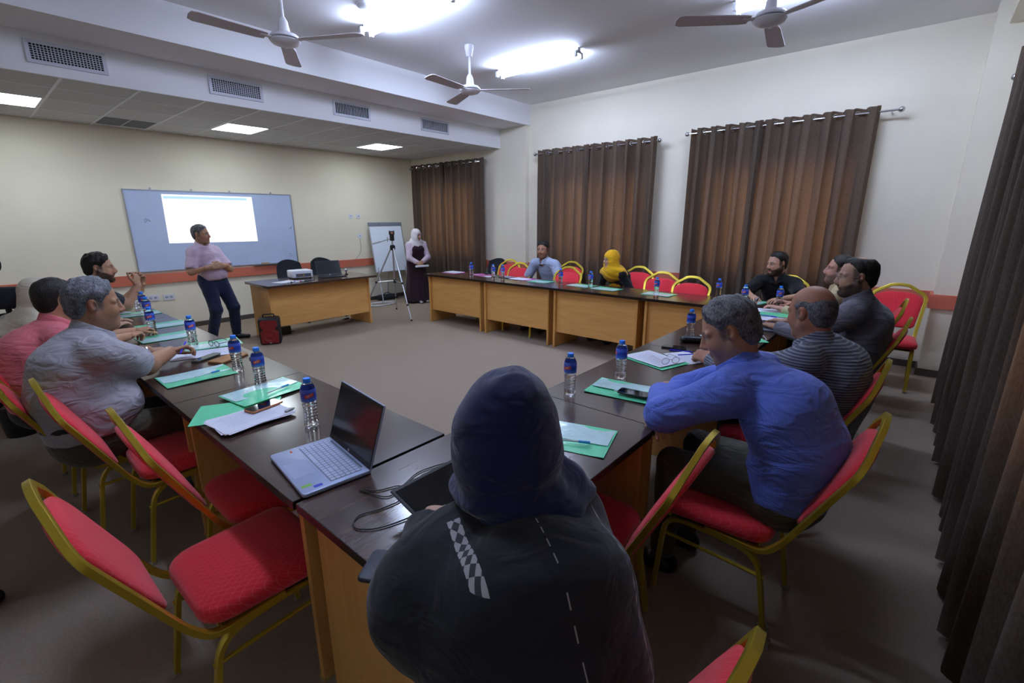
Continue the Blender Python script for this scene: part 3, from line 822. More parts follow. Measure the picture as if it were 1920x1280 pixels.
M_letter = mat('white_letter', '#f4ece4', rough=.5)
def text_mesh(txt, size, depth=0.0):
    cu = bpy.data.curves.new('lettering', 'FONT'); cu.body = txt; cu.size = size; cu.extrude = depth; cu.align_x = 'CENTER'; cu.align_y = 'CENTER'
    o = bpy.data.objects.new('lettering', cu); COL.objects.link(o)
    dg = bpy.context.evaluated_depsgraph_get(); me = bpy.data.meshes.new_from_object(o.evaluated_get(dg))
    bpy.data.objects.remove(o); bpy.data.curves.remove(cu)
    return me
def make_bottle():
    e = empty('water_bottle')
    pr = [(.012, 0.004), (.024, 0), (.029, .004), (.0305, .012)]
    for k in range(7):
        z = .016 + k * .0135; w = .0295 - .0035 * math.sin(math.pi * (k + .5) / 7 * 1.0) * (1 if k > 0 else .5)
        pr += [(w + .0012, z), (w + .0012, z + .0065), (w - .0008, z + .0085), (w - .0008, z + .0115)]
    pr += [(.0305, .113), (.0312, .118), (.0312, .165), (.0305, .172), (.026, .186), (.0165, .197), (.0135, .2)]
    b = MB().lathe(pr, 20).build('body', M_pet, e, angle=50)
    MB().lathe([(.0316, .118), (.0318, .119), (.0318, .165), (.0312, .168), (.0306, .172)], 24, cap=False).build('label_sleeve', M_label, e)
    MB().lathe([(.0150, .196), (.0155, .197), (.0155, .2135), (.0145, .2155), (.004, .216)], 18).build('cap', M_cap, e)
    # slanted logo wrapped round the sleeve, twice
    tx = text_mesh('SKY', .0125)
    for a0 in (0.0, math.pi):
        g = MB(); vs = []; n = 8
        for i in range(n + 1):
            u = -.019 + .038 * i / n
            for v in (-.0075, .0075): vs.append((u, v))
        rot = math.radians(14)
        def wrap(u, v, r):
            uu = u * math.cos(rot) - v * math.sin(rot); vv = u * math.sin(rot) + v * math.cos(rot)
            a = a0 + uu / r; return (r * math.cos(a), r * math.sin(a), .145 + vv)
        g.add([wrap(u, v, .0321) for u, v in vs], [(2 * i, 2 * i + 2, 2 * i + 3, 2 * i + 1) for i in range(n)])
        lg = g.build('logo', M_logo, e)
        g = MB().add([wrap(p.co.x * 1.12, p.co.y * 1.05, .0323) for p in tx.vertices], [tuple(p.vertices) for p in tx.polygons])
        g.build('lettering', M_letter, lg, smooth=False)
    tag(e, 'bottle', 'bottle', 'blue-capped water bottles')
    return e
bottle0 = make_bottle(); _bu = [False]
def put_bottle(x, y, deg, label):
    o = copy_tree(bottle0) if _bu[0] else bottle0
    _bu[0] = True
    place(o, (x, y, ZT), math.radians(deg), label)
for x, y, a, lab in (
    (.847, 1.867, -110, 'water bottle closest to the open silver laptop'),
    (.911, 2.547, -120, 'water bottle standing behind the two overlapping green folders'),
    (.935, 2.93, -150, 'water bottle beside the tan wallet near the grey-polo man'),
    (.955, 3.80, -95, 'water bottle just beyond the pen held by the grey-polo man'),
    (.86, 4.42, -110, 'water bottle in front of the pink-polo man, nearest of the file of four'),
    (.975, 5.05, -90, 'water bottle second in the file beyond the pink-polo man'),
    (1.03, 5.45, -90, 'water bottle third in the file beyond the pink-polo man'),
    (1.08, 5.95, -90, 'water bottle furthest back in the left row'),
    (1.876, 1.223, -175, 'water bottle left of the green folder with a black phone, beside the table seam'),
    (2.264, 1.144, -60, 'water bottle just beyond the green folder with a black phone'),
    (3.41, 1.18, -70, 'water bottle beside the dark glasses case'),
    (5.102, 5.194, 180, 'water bottle at the far end of the right row before the dark chair'),
    (5.07, 4.703, 180, 'water bottle, left of the close pair on the right row'),
    (5.12, 4.56, 200, 'water bottle, right of the close pair on the right row'),
    (5.172, 3.567, 180, 'water bottle before the empty chair beside the pale blue polo'),
    (5.165, 3.099, 180, 'water bottle beside the woman in the yellow headscarf'),
    (5.08, 2.18, 170, 'water bottle on the green folder before two empty chairs'),
    (5.40, 1.60, 170, 'water bottle at the right row seen just above the blue-shirted man\'s hair'),
    (5.05, 1.24, 170, 'water bottle half hidden behind the blue-shirted man\'s head'),
    (5.163, .95, 190, 'water bottle in front of the man in black')):
    put_bottle(x, y, a, lab)

# ------------------------------------------------------------------ plastic folders and papers
M_green = mat('green_plastic', '#6be0ac', rough=.2, spec=.6, bump=.5, bscale=16, bdist=.004, var=.08, vscale=10)
M_mint = mat('clear_film_over_paper', '#c6eaec', rough=.16, spec=.7, bump=.6, bscale=20, bdist=.004, var=.06, vscale=12)
M_pink = mat('pink_plastic', '#d45aa8', rough=.25, spec=.5)
M_pinkfilm = mat('pink_film', '#e2a8d4', rough=.2, spec=.6)
M_paper = mat('paper', '#e3e4f2', rough=.75, spec=.2)
M_ink = mat('printed_ink', '#a3aac4', rough=.8)
M_pen = mat('blue_pen_plastic', '#2a2ad2', rough=.3)
M_penclear = mat('clear_pen_barrel', '#dfeaf2', rough=.15, spec=.6, alpha=.85)
M_pencap = mat('light_blue_pen_cap', '#3b9be0', rough=.3)
def sheet(w, d, t, wave, seed, nx=8, ny=6, poly=None, z0=0.0):
    """thin slab with gentle waves, in local xy centred; poly(u,v)->keep fraction for diagonal inserts"""
    rnd = random.Random(seed); p1, p2 = rnd.uniform(0, 6), rnd.uniform(0, 6)
    vs = []; fs = []
    for s in (0, 1):
        for j in range(ny + 1):
            for i in range(nx + 1):
                u, v = -1 + 2 * i / nx, -1 + 2 * j / ny
                z = wave * (.5 + .5 * math.sin(2.2 * u + p1) * math.cos(1.7 * v + p2)) + wave * 1.2 * max(0, abs(u) - .7) * (1 if rnd.random() < 2 else 0)
                vs.append((u * w / 2, v * d / 2, z0 + z + (t if s else 0)))
    N = (nx + 1) * (ny + 1)
    for j in range(ny):
        for i in range(nx):
            a = j * (nx + 1) + i
            fs.append((a, a + nx + 1, a + nx + 2, a + 1)); fs.append((N + a, N + a + 1, N + a + nx + 2, N + a + nx + 1))
    for i in range(nx):
        fs.append((i, i + 1, N + i + 1, N + i)); a = ny * (nx + 1) + i; fs.append((a + 1, a, N + a, N + a + 1))
    for j in range(ny):
        a = j * (nx + 1); fs.append((a + nx + 1, a, N + a, N + a + nx + 1)); a += nx; fs.append((a, a + nx + 1, N + a + nx + 1, N + a))
    return vs, fs
def folder(x, y, deg, label, pink=False, film=True, pen=False, wave=.003, seed=1, z=0.0, w=.345, d=.245, fx=0.0, fy=.35, fw=.96, fd=.6):
    e = empty('pink_document_folder' if pink else 'green_document_folder', (x, y, ZT + .0005 + z), math.radians(deg))
    vs, fs = sheet(w, d, .0016, wave, seed); MB().add(vs, fs).build('sleeve', M_pink if pink else M_green, e, angle=60)
    if film:
        vs, fs = sheet(w * fw, d * fd, .0012, wave, seed + 50)
        vs = [(a + fx * w / 2 * (1 - fw), b_ + fy * d / 2, c + .0022) for a, b_, c in vs]
        MB().add(vs, fs).build('paper_under_film', M_pinkfilm if pink else M_mint, e, angle=60)
    if pen:
        pz = wave * 1.6 + .008
        pn = MB().tube([(-.03, -.07, pz), (.06, -.052, pz)], .0042, 8).build('pen_barrel', M_penclear, e)
        MB().tube([(.055, -.053, pz), (.1, -.044, pz)], .0055, 8).build('pen_cap', M_pencap, e)
    tag(e, label, 'folder', 'document folders on the tables')
    return e
def paper(x, y, deg, label, n=1, w=.297, d=.21, z=0.0, wave=.002, seed=1, lines=True, cat='paper', name='paper_sheet'):
    e = empty(name, (x, y, ZT + .0005 + z), math.radians(deg))
    for k in range(n):
        vs, fs = sheet(w, d, .0007, wave, seed + k * 0); rz = Rz(math.radians(random.uniform(-7, 7) * (k > 0)))
        MB().add([tuple(rz @ Vector((a, b_, c + .0012 * (n - 1 - k)))) for a, b_, c in vs], fs).build('sheet', M_paper, e, angle=60)
    if lines:
        g = MB()
        for k in range(7):
            yy = d * .36 - k * d * .1; L = w * random.Random(seed * 9 + k).uniform(.3, .42)
            zz = wave * 1.05 + .0012 * n + .0006
            g.box(-L, L * .9, yy - .0009, yy + .0009, zz, zz + .0001)
        g.build('text_lines', M_ink, e, smooth=False)
    tag(e, label, cat, 'papers on the tables')
    return e
folder(.70, 2.28, -28, 'green folder sticking out under the stacked white papers and phone', film=False, seed=3)
folder(.885, 2.43, 8, 'glossy green folder with pen, overlapping another beside the second bottle', pen=True, seed=4, z=.006, wave=.005)
paper(.70, 2.13, 4, 'stack of white sheets under the orange-cased phone', n=4, seed=5, z=.010)
folder(.745, 3.0, 0, 'green folder lying alone between the seam and the tan wallet', pen=True, seed=6, wave=.006)
paper(.93, 3.50, -18, 'white sheet under the pen hand of the grey-polo man', w=.36, seed=7)
folder(1.05, 3.72, -10, 'green folder with dark spectacles folded on it', film=True, seed=8, fy=-.3)
folder(.90, 4.24, 0, 'green folder before the pink-polo man, beside his clasped hands', seed=9, fy=-.35)
folder(1.0, 4.76, 0, 'green folder in the left row, second beyond the pink-polo man', seed=10, fy=-.35)
folder(.98, 5.52, 0, 'green folder in the left row before the far bottles', seed=11, fy=-.35)
paper(.86, 5.72, 8, 'white sheet beside the furthest green folder in the left row', w=.2, d=.15, seed=12)
paper(.95, 6.16, 0, 'white sheet at the very end of the left row', w=.3, seed=13)
tag(MB().lathe([(.03, 0), (.034, .004), (.02, .012), (.024, .016), (.012, .022)], 14).build('brass_keyring', mat('brass', '#b99a45', rough=.3, metal=.8), loc=(.86, 6.08, ZT + .006)), 'small brass keyring on the far white sheet', 'keyring')
folder(1.47, .955, -74, 'green folder with a blue pen right beside the navy headscarf', pen=True, seed=14, wave=.004)
folder(2.09, 1.03, -82, 'green folder under the black phone by the blue-shirted man', pen=True, seed=15, wave=.006)
folder(2.70, 1.14, 72, 'green folder almost covered by a white page beside the spectacles', film=False, seed=16)
paper(2.71, 1.145, 71, 'white page on the green folder beside thin-framed spectacles', seed=17, z=.007, w=.30, d=.225)
paper(2.88, 1.0, 58, 'white page under the thinking hand of the checked-shirt man', seed=18, w=.25, d=.18, z=.001)
folder(3.60, .90, -50, 'green folder tucked before the checked-shirt man\'s chest', film=True, seed=19, fw=.35, fx=-1.6, fy=0, fd=.9)
paper(4.93, .98, -80, 'white page on the corner table nearest the man in black', n=2, seed=20)
paper(4.55, .88, -78, 'white page with a blue pen behind the grey laptop', n=1, seed=21)
folder(4.72, .86, -80, 'green folder edge between two white pages on the corner table', film=False, seed=22, w=.3, d=.2, z=.006)
paper(5.30, 5.80, 88, 'thick white paper stack on pink folder at the far end', n=4, seed=23, z=.005, w=.30, d=.2)
folder(5.27, 5.78, 88, 'pink folder under the thick paper stack', pink=True, seed=24)
folder(5.33, 5.19, 80, 'pink folder beside the far bottle with a black mouse on it', pink=True, seed=25)
paper(5.26, 5.02, 80, 'white page between the pink folder and the bottle pair', w=.26, d=.14, seed=26)
folder(5.33, 4.28, 85, 'pink folder before the pale blue polo', pink=True, seed=27, film=False)
paper(5.30, 4.38, 85, 'white page on the pink folder before the pale blue polo', seed=28, z=.004)
folder(5.275, 3.98, 88, 'green folder right of the pink one before the pale blue polo', seed=29)
folder(5.275, 3.30, 84, 'green folder left of the yellow headscarf', seed=30)
folder(5.226, 2.90, 86, 'green folder right in front of the yellow headscarf', seed=31)
folder(5.23, 2.21, 88, 'green folder before the two empty red chairs', seed=32)
folder(5.36, 1.28, 80, 'green folder under white page beside the man in black', seed=33, film=True, fw=.9, fd=.8)
ms = MB().sphere((0, 0, .016), .05, 16, 8, sc=(.62, 1.0, .36)); tag(ms.build('computer_mouse', M_black, loc=(5.40, 5.16, ZT + .0055)), 'black computer mouse on the pink folder', 'mouse')
tb = empty('tablet', (5.34, 4.66, ZT), math.radians(84)); MB().rbox(-.12, .12, -.085, .085, .002, .010, .012).build('case', M_black, tb); MB().box(-.108, .108, -.074, .074, .010, .0106).build('screen', mat('dim_screen', '#7d8cb5', rough=.2), tb, smooth=False)
tag(tb, 'small tablet in a dark case behind the bottle pair', 'tablet')

# phones, wallets, pens, spectacles
def phone(x, y, deg, label, body='#1d2026', z=0.0, w=.155, d=.075, glass='#0d0f14'):
    e = empty('smartphone', (x, y, ZT + z), math.radians(deg))
    MB().rbox(-w / 2, w / 2, -d / 2, d / 2, .0005, .009, .012, seg=4, zr=.002).build('body', mat('phone_' + body, body, rough=.35), e, angle=50)
    MB().rbox(-w / 2 + .003, w / 2 - .003, -d / 2 + .003, d / 2 - .003, .009, .0094, .010, seg=4).build('screen', mat('phone_glass_' + glass, glass, rough=.06, spec=.6), e, smooth=False)
    tag(e, label, 'phone')
phone(.783, 2.195, 12, 'smartphone in an orange case on the stacked white sheets', '#c9825a', z=.0185)
phone(2.045, .955, -84, 'black smartphone on the green folder by the blue-shirted man', z=.016)
phone(3.06, 1.16, -80, 'black smartphone beside the dark glasses case', z=.002)
phone(.90, 3.36, 30, 'grey handset lying beside the tan wallet', '#5a625c', z=.004, d=.06, w=.19, glass='#4d5550')
e = empty('notebook_wallet', (.565, .87, ZT), math.radians(-58)); MB().rbox(-.085, .085, -.055, .055, 0, .012, .014, zr=.004).build('cover', mat('navy_leather', '#1a2333', rough=.5, bump=.3, bscale=200), e, angle=60); MB().sphere((0, 0, .012), .004, 8, 6).build('snap_button', M_alu, e)
tag(e, 'navy leather phone wallet at the near table edge by the dark sleeve', 'wallet')
e = empty('leather_wallet', (.99, 3.24, ZT), math.radians(28)); MB().rbox(-.11, .11, -.055, .055, 0, .014, .008, zr=.004).build('cover', mat('tan_leather', '#a5764a', rough=.6, bump=.3, bscale=150), e, angle=60)
tag(e, 'tan leather wallet beside a water bottle in the left row', 'wallet')
e = empty('key_ring', (1.1, 3.12, ZT)); MB().tube([(.02 * math.cos(a), .02 * math.sin(a), .004) for a in [k * math.pi / 6 for k in range(12)]], .0022, 6, closed=True).build('ring', M_chrome, e); MB().rbox(-.03, -.005, -.012, .012, .001, .012, .005).build('fob', M_black, e)
tag(e, 'small key ring with black fob behind the bottle near the tan wallet', 'keys')
e = empty('usb_stick', (.84, 2.06, ZT + .0185), math.radians(20)); MB().rbox(-.022, .014, -.008, .008, 0, .007, .003).build('shell', mat('stick_grey', '#9b9a98', rough=.4), e); MB().box(.014, .026, -.006, .006, .001, .006).build('plug', M_alu, e, smooth=False)
tag(e, 'small grey memory stick on the white sheets beside the phone', 'memory stick')
def pen(x, y, deg, label, z=0.0, tilt=0.0, L=.14, m=None):
    e = empty('ballpoint_pen', (x, y, ZT + z), math.radians(deg)); c, s = math.cos(tilt), math.sin(tilt)
    MB().tube([(-L / 2 * c, 0, .005 - L / 2 * s), (L * .2 * c, 0, .005 + L * .2 * s)], .0042, 8).build('barrel', m or M_pen, e)
    MB().tube([(L * .2 * c, 0, .005 + L * .2 * s), (L / 2 * c, 0, .005 + L / 2 * s)], .0052, 8).build('cap', M_pen, e)
    tag(e, label, 'pen', 'blue ballpoint pens')
pen(3.0, 1.09, -75, 'blue pen beside the black phone and glasses case')
pen(2.95, 1.02, -40, 'blue pen on the white page by the thinking hand')
pen(4.62, .92, -100, 'blue pen on the white page behind the grey laptop', z=.004)
def spectacles(x, y, deg, label, col, z, thick=.0022):
    e = empty('spectacles', (x, y, ZT + z), math.radians(deg)); m = mat('spec_' + col, col, rough=.3)
    for s in (-1, 1):
        ring = [(0, s * .034 + .025 * math.cos(a), .022 + .019 * math.sin(a)) for a in [2 * math.pi * k / 16 for k in range(16)]]
        MB().tube(ring, thick, 6, closed=True).build('lens_rim', m, e)
        MB().tube(spline([(0, s * .062, .03), (.05, s * .063, .03), (.105, s * .06, .028), (.135, s * .056, .008)], 5), thick * .9, 6).build('temple', m, e)
        MB().lathe([(.024, -.0005), (.024, .0005)], 16, T(0, s * .034, .022) @ Matrix.Rotation(math.pi / 2, 4, 'Y')).build('lens', mat('lens', '#eef4f8', rough=.05, trans=.9, alpha=.35), e)
    MB().tube(arc((0, -.010, .026), (0, 0, .034), (0, .010, .026), 4), thick, 6).build('bridge', m, e)
    tag(e, label, 'spectacles')
spectacles(2.66, 1.02, 55, 'thin brown-framed spectacles on the white page in the near row', '#6d5140', .0085, .0014)
spectacles(1.03, 3.62, 15, 'dark-framed spectacles folded open on the green folder in the left row', '#20242a', .005)
gc = MB().rbox(-.08, .08, -.035, .035, 0, .045, .03, seg=5, zr=.02); tag(gc.build('glasses_case', mat('dark_case', '#16181c', rough=.45), loc=(3.28, 1.12, ZT + .0005), rz=math.radians(-60), angle=60), 'dark oval glasses case beside the bottle in the near row', 'glasses case')

# ------------------------------------------------------------------ laptops
def laptop(name, loc, deg, label, w, d, lid, hinge_deg, shell, keys, screen='#16191d', stickers=False, keycol='#c3cbe8'):
    """local x = towards the screen (hinge at +d/2), y = width"""
    e = empty(name, loc, math.radians(deg))
    ms = mat('shell_' + shell, shell, rough=.35, metal=.25)
    MB().rbox(-d / 2, d / 2, -w / 2, w / 2, .003, .016, .014, seg=4, zr=.003).build('base', ms, e, angle=50)
    MB().box(-d / 2 + .01, d / 2 - .02, -w / 2 + .01, w / 2 - .01, .0, .003).build('underside', M_black, e, smooth=False)
    if keys:
        k0 = MB(); km = mat('keys_' + keycol, keycol, rough=.5)
        MB().box(-d / 2 + .098, d / 2 - .028, -w / 2 + .022, w / 2 - .022, .016, .0163).build('keyboard_deck', mat('deck_' + shell, '#7b84a2' if stickers else '#4b4f58', rough=.5), e, smooth=False)
        x0, x1 = -d / 2 + .1, d / 2 - .03; rows = 6; rh = (x1 - x0) / rows; ncol = 17; cw = (w - .046) / ncol
        key_me = {}
        for r in range(rows):
            c = 0
            while c < ncol:
                span = 1
                if r == 0 and c == 4: span = 5
                elif r == 1 and c == 0: span = 2
                elif r in (1, 2) and c == 12: span = 2
                elif r == 3 and c == 13: span = 2
                key = (span,)
                if key not in key_me:
                    key_me[key] = MB().box(-rh / 2 + .0012, rh / 2 - .0012, .0012, cw * span - .0012, 0, .0016).mesh('key', km)
                link('key', key_me[key], e, (x0 + rh * (r + .5), w / 2 - .023 - cw * (c + span), .0163))
                c += span
        MB().box(-d / 2 + .012, -d / 2 + .085, -.06, .06, .016, .0162).build('touchpad', mat('pad_' + shell, shell, rough=.3), e, smooth=False)
        MB().box(d / 2 - .024, d / 2 - .016, -w / 2 + .04, w / 2 - .04, .016, .0165).build('speaker_strip', mat('speaker_strip', '#5c6173', rough=.6), e, smooth=False)
    if stickers:
        MB().rbox(-.016, .016, -.008, .008, .016, .0163, .002, T(-d / 2 + .028, -w / 2 + .05, 0) ).build('green_sticker', mat('sticker_green', '#7fc24a', rough=.4), e, smooth=False)
        MB().rbox(-.014, .014, -.008, .008, .016, .0163, .002, T(-d / 2 + .058, -w / 2 + .028, 0)).build('blue_sticker', mat('sticker_blue', '#2a45c8', rough=.4), e, smooth=False)
        MB().box(-.004, .004, -.009, .009, .016, .0162, T(-d / 2 + .068, w / 2 - .03, 0)).build('orange_mark', mat('sticker_orange', '#d2603a', rough=.4), e, smooth=False)
    a = math.radians(hinge_deg)
    H = T(d / 2 - .006, 0, .014) @ Matrix.Rotation(a - math.pi / 2, 4, 'Y')   # lid plane: local z up the lid
    lidm = MB().rbox(-.003, .004, -w / 2, w / 2, 0, lid, .002, H).build('lid', mat('lid_' + shell, shell, rough=.35, metal=.25), e, smooth=False)
    MB().box(-.0042, -.003, -w / 2 + .002, w / 2 - .002, .002, lid - .002, H).build('bezel', M_black, lidm, smooth=False)
    MB().box(-.0048, -.0042, -w / 2 + .008, w / 2 - .008, .022, lid - .012, H).build('screen', mat('screen_' + screen, screen, rough=.12, spec=.5), lidm, smooth=False)
    MB().lathe([(.006, 0), (.006, .0003)], 16, H @ T(-.0052, 0, .011) @ Matrix.Rotation(-math.pi / 2, 4, 'Y')).build('round_logo', M_alu, lidm)
    tag(e, label, 'laptop')
    return e
laptop('laptop', (.695, 1.512, ZT), -7, 'open silver laptop with a dark screen, nearest the camera', .355, .235, .232, 108, '#a9b6d8', True, stickers=True, screen='#202220')
laptop('laptop', (.875, .745, ZT), 90, 'dark laptop opened nearly flat, half hidden by the woman in the navy headscarf', .36, .24, .225, 164, '#2c2f38', False, screen='#0c0d10')
laptop('laptop', (4.14, .86, ZT), 96, 'grey laptop between the blue shirt and the checked shirt', .32, .22, .21, 80, '#8f96a8', True, keycol='#3d414a', screen='#30353c')
laptop('laptop', (3.72, 6.88, ZT), 78, 'dark laptop on the presenter desk, its lid towards the room', .37, .24, .235, 112, '#3a3c46', False, screen='#22262c')
# cables by the navy headscarf
M_cable = mat('black_cable', '#121316', rough=.5)
def cable(name, pts, r, label, m=None, cat='cable'):
    tag(MB().tube(spline(pts, 8), r, 6).build(name, m or M_cable, angle=80), label, cat)
cable('charger_cable', [(.70, 1.26, ZT + .004), (.735, 1.16, ZT + .004), (.80, 1.17, ZT + .004), (.90, 1.20, ZT + .004), (1.02, 1.17, ZT + .004), (1.16, 1.13, ZT + .004)], .0022, 'thin black cable running behind the silver laptop towards the headscarf')
cable('looped_cable', [(.735, 1.02, ZT + .006), (.70, 1.02, ZT + .004), (.62, 1.05, ZT + .004), (.585, 1.10, ZT + .004), (.62, 1.14, ZT + .004), (.68, 1.12, ZT + .004), (.75, 1.11, ZT + .004), (.80, 1.13, ZT + .004), (.80, 1.18, ZT + .004), (.74, 1.21, ZT + .004), (.71, 1.25, ZT + .004)], .0022, 'looped black cable on the table beside the dark laptop corner')
cable('white_cable', [(3.62, .98, ZT + .004), (3.72, .93, ZT + .02), (3.78, .80, ZT + .02), (3.72, .735, ZT + .004), (3.66, .725, ZT + .004)], .003, 'white cable curling over the table before the checked shirt', mat('white_cable', '#c9ccd2', rough=.5))

# ------------------------------------------------------------------ presenter desk things
e = empty('projector', (3.33, 7.12, ZT), math.radians(82))
MB().rbox(-.125, .125, -.155, .155, .012, .122, .025, seg=4, zr=.012).build('housing', mat('projector_white', '#e2e4f0', rough=.4), e, angle=50)
MB().lathe([(.03, 0), (.03, .012), (.024, .014)], 18, T(.125, .08, .065) @ Matrix.Rotation(math.pi / 2, 4, 'Y')).build('lens', M_black, e)
MB().box(-.1275, -.125, -.12, .10, .028, .075).build('port_panel', mat('port_grey', '#5a5d66', rough=.5), e, smooth=False)
for k, c in enumerate(('#2a4fc0', '#d8c23a', '#b03030')): MB().box(-.1295, -.1275, -.06 + k * .04, -.045 + k * .04, .042, .058).build('port', mat('port_' + c, c, rough=.5), e, smooth=False)
for sx in (-1, 1):
    for sy in (-1, 1): MB().lathe([(.012, 0), (.012, .014)], 10, T(sx * .09, sy * .12, 0)).build('foot', M_black, e)
b = MB()
for k in range(9): b.box(-.07 + k * .014, -.064 + k * .014, -.1565, -.154, .03, .095)
b.build('vent_fins', mat('vent_grey', '#8d90a0', rough=.5), e, smooth=False)
tag(e, 'white data projector on the presenter desk', 'projector')
cable('projector_cable', [(3.50, 7.0, ZT + .02), (3.42, 6.86, ZT + .004), (3.30, 6.66, ZT + .004), (3.12, 6.62, ZT + .004), (3.02, 6.70, ZT + .004)], .0035, 'black cable trailing from the projector over the desk top')
paper(2.95, 6.80, 20, 'white papers scattered on the left end of the presenter desk', n=2, seed=41)
for k, (x, y, a, c, nm) in enumerate(((2.93, 6.64, 25, '#22242a', 'black'), (2.99, 6.68, 5, '#2a3fb8', 'blue'), (3.05, 6.62, 15, '#b84a5c', 'red'), (3.13, 6.66, -10, '#2f6b4a', 'green'))):
    e = empty('marker_pen', (x, y, ZT + .008), math.radians(a)); MB().tube([(-.055, 0, 0), (.03, 0, 0)], .008, 10).build('barrel', M_paper, e); MB().tube([(.03, 0, 0), (.06, 0, 0)], .0085, 10).build('cap', mat('marker_' + nm, c, rough=.4), e)
    tag(e, nm + ' capped marker pen on the presenter desk', 'marker', 'marker pens on the desk')
e = empty('desk_webcam', (4.02, 6.98, ZT)); MB().lathe([(.03, 0), (.03, .008), (.008, .012), (.008, .05)], 14).build('stand', M_black, e); MB().sphere((0, 0, .07), .026, 12, 8).build('camera_ball', M_alu, e)
tag(e, 'small round webcam on a stand right of the presenter laptop', 'webcam')
# red and black speaker on the floor
e = empty('portable_speaker', (2.58, 6.60, 0), math.radians(-118))
MB().rbox(-.13, .11, -.13, .13, 0, .36, .03, seg=4, zr=.025).build('cabinet', mat('speaker_black', '#1d1d20', rough=.6), e, angle=50)
m_sr = mat('speaker_red', '#7e1d20', rough=.45, bump=.3, bscale=200)
MB().prism([(-.105, .06), (-.105, .02), (.105, .02), (.105, .06), (.11, .16), (.11, .185), (.07, .205), (.085, .235), (.105, .25), (.105, .31), (.085, .335), (-.085, .335), (-.105, .31), (-.105, .25), (-.085, .235), (-.07, .205), (-.11, .185), (-.11, .16)], .0, .008, Matrix(((0, 0, 1, .109), (1, 0, 0, 0), (0, 1, 0, 0), (0, 0, 0, 1)))).build('front_grille', m_sr, e, smooth=False)
MB().lathe([(.085, 0), (.088, .008), (.078, .01), (.07, .005), (.035, .002), (.03, .01), (.01, .014)], 28, T(.117, 0, .125) @ Matrix.Rotation(math.pi / 2, 4, 'Y')).build('woofer', m_sr, e)
MB().lathe([(.012, 0), (.012, .006)], 12, T(.117, .0, .03) @ Matrix.Rotation(math.pi / 2, 4, 'Y')).build('badge', M_alu, e)
MB().tube(fillet([(0, -.07, .35), (0, -.07, .405), (0, .07, .405), (0, .07, .35)], .02), .008, 8).build('carry_handle', M_black, e)
tag(e, 'red and black portable speaker on the carpet beside the desk', 'speaker')
e = empty('power_adapter', (2.92, 6.98, 0)); MB().rbox(-.09, .09, -.06, .06, .0, .12, .02, zr=.012).build('shell', M_black, e, angle=50); MB().tube(spline([(.09, 0, .03), (.16, .05, .004), (.2, .12, .004)], 5), .005, 6).build('lead', M_black, e)
tag(e, 'black box on the floor under the presenter desk', 'box')
e = empty('power_strip', (3.98, 7.08, 0), math.radians(15)); MB().rbox(-.1, .1, -.03, .03, 0, .035, .01).build('strip_body', mat('strip_white', '#cfd2d4', rough=.5), e)
for k in range(3): MB().box(-.07 + k * .055, -.035 + k * .055, -.018, .018, .035, .055).build('plug', M_black if k else M_plate2, e, smooth=False)
tag(e, 'white power strip with plugs on the carpet under the desk', 'power strip')
pts = []
rnd = random.Random(11)
for k in range(34):
    a = k * .93; r = .17 + .1 * rnd.random(); pts.append((5.32 + r * 1.3 * math.cos(a), 8.0 + r * .8 * math.sin(a), .006 + .008 * (k % 3)))
cable('coiled_white_cable', pts, .006, 'loose coil of white cable on the carpet by the tripod', MATS['white_cable'])
cable('wall_cable', [(5.33, YB - .012, 1.28), (5.28, YB - .05, 1.0), (5.0, YB - .08, .78), (4.75, YB - .1, .6), (4.62, YB - .12, .02)], .004, 'thin grey cable hanging from the wall socket by the flip chart', mat('grey_cable', '#8b8478', rough=.6))

# ------------------------------------------------------------------ tripod with phone-size camera
e = empty('camera_tripod', (4.84, 6.83, 0))
ap = 1.19
MB().tube([(0, 0, .60), (0, 0, 1.34)], .014, 10).build('centre_column', M_alu, e)
MB().lathe([(.03, ap - .05), (.045, ap - .03), (.045, ap + .02), (.028, ap + .04)], 14).build('spider', M_black, e)
for ang in (55, 150, 257):
    a = math.radians(ang); R = .60; dx, dy = math.cos(a), math.sin(a)
    P = lambda t: (dx * (.035 + (R - .035) * t), dy * (.035 + (R - .035) * t), ap - .02 - (ap - .035) * t)
    lg = MB().tube([P(0), P(.48)], .014, 8).build('leg', M_alu, e)
    MB().tube([P(.5), P(.78)], .0115, 8).build('leg_section', M_alu, lg); MB().tube([P(.8), P(.985)], .009, 8).build('leg_section', M_alu, lg)
    for t in (.49, .79): MB().sphere(P(t), .021, 10, 6).build('clamp', M_black, lg)
    MB().sphere((P(1)[0], P(1)[1], .017), .017, 10, 6).build('foot', M_black, lg)
    MB().tube([P(.49), (0, 0, .62)], .007, 6).build('spreader_strut', M_alu, e)
MB().lathe([(.022, .58), (.026, .6), (.022, .64)], 12).build('spreader_hub', M_black, e)
MB().rbox(-.03, .03, -.03, .03, 1.3, 1.40, .01).build('pan_head', M_black, e)
MB().tube([(0, 0, 1.34), (-.16, .14, 1.28)], .008, 8).build('pan_handle', M_alu, e)
MB().tube([(-.14, .125, 1.287), (-.25, .22, 1.25)], .013, 8).build('handle_grip', mat('grip_grey', '#b9bac0', rough=.6), e)
tag(e, 'silver camera tripod standing on the carpet before the flip chart', 'tripod')
e = empty('small_camera', (4.84, 6.83, 1.40), math.radians(-120)); MB().rbox(-.025, .025, -.045, .045, .0, .06, .008, zr=.004).build('body', M_black, e, angle=50); MB().lathe([(.02, 0), (.02, .02), (.016, .022)], 14, T(.025, 0, .03) @ Matrix.Rotation(math.pi / 2, 4, 'Y')).build('lens', mat('lens_ring', '#a06a60', rough=.3), e)
for s in (-1, 1): MB().lathe([(.012, 0), (.012, .012)], 10, T(0, s * .035, .06)).build('dial', M_alu, e)
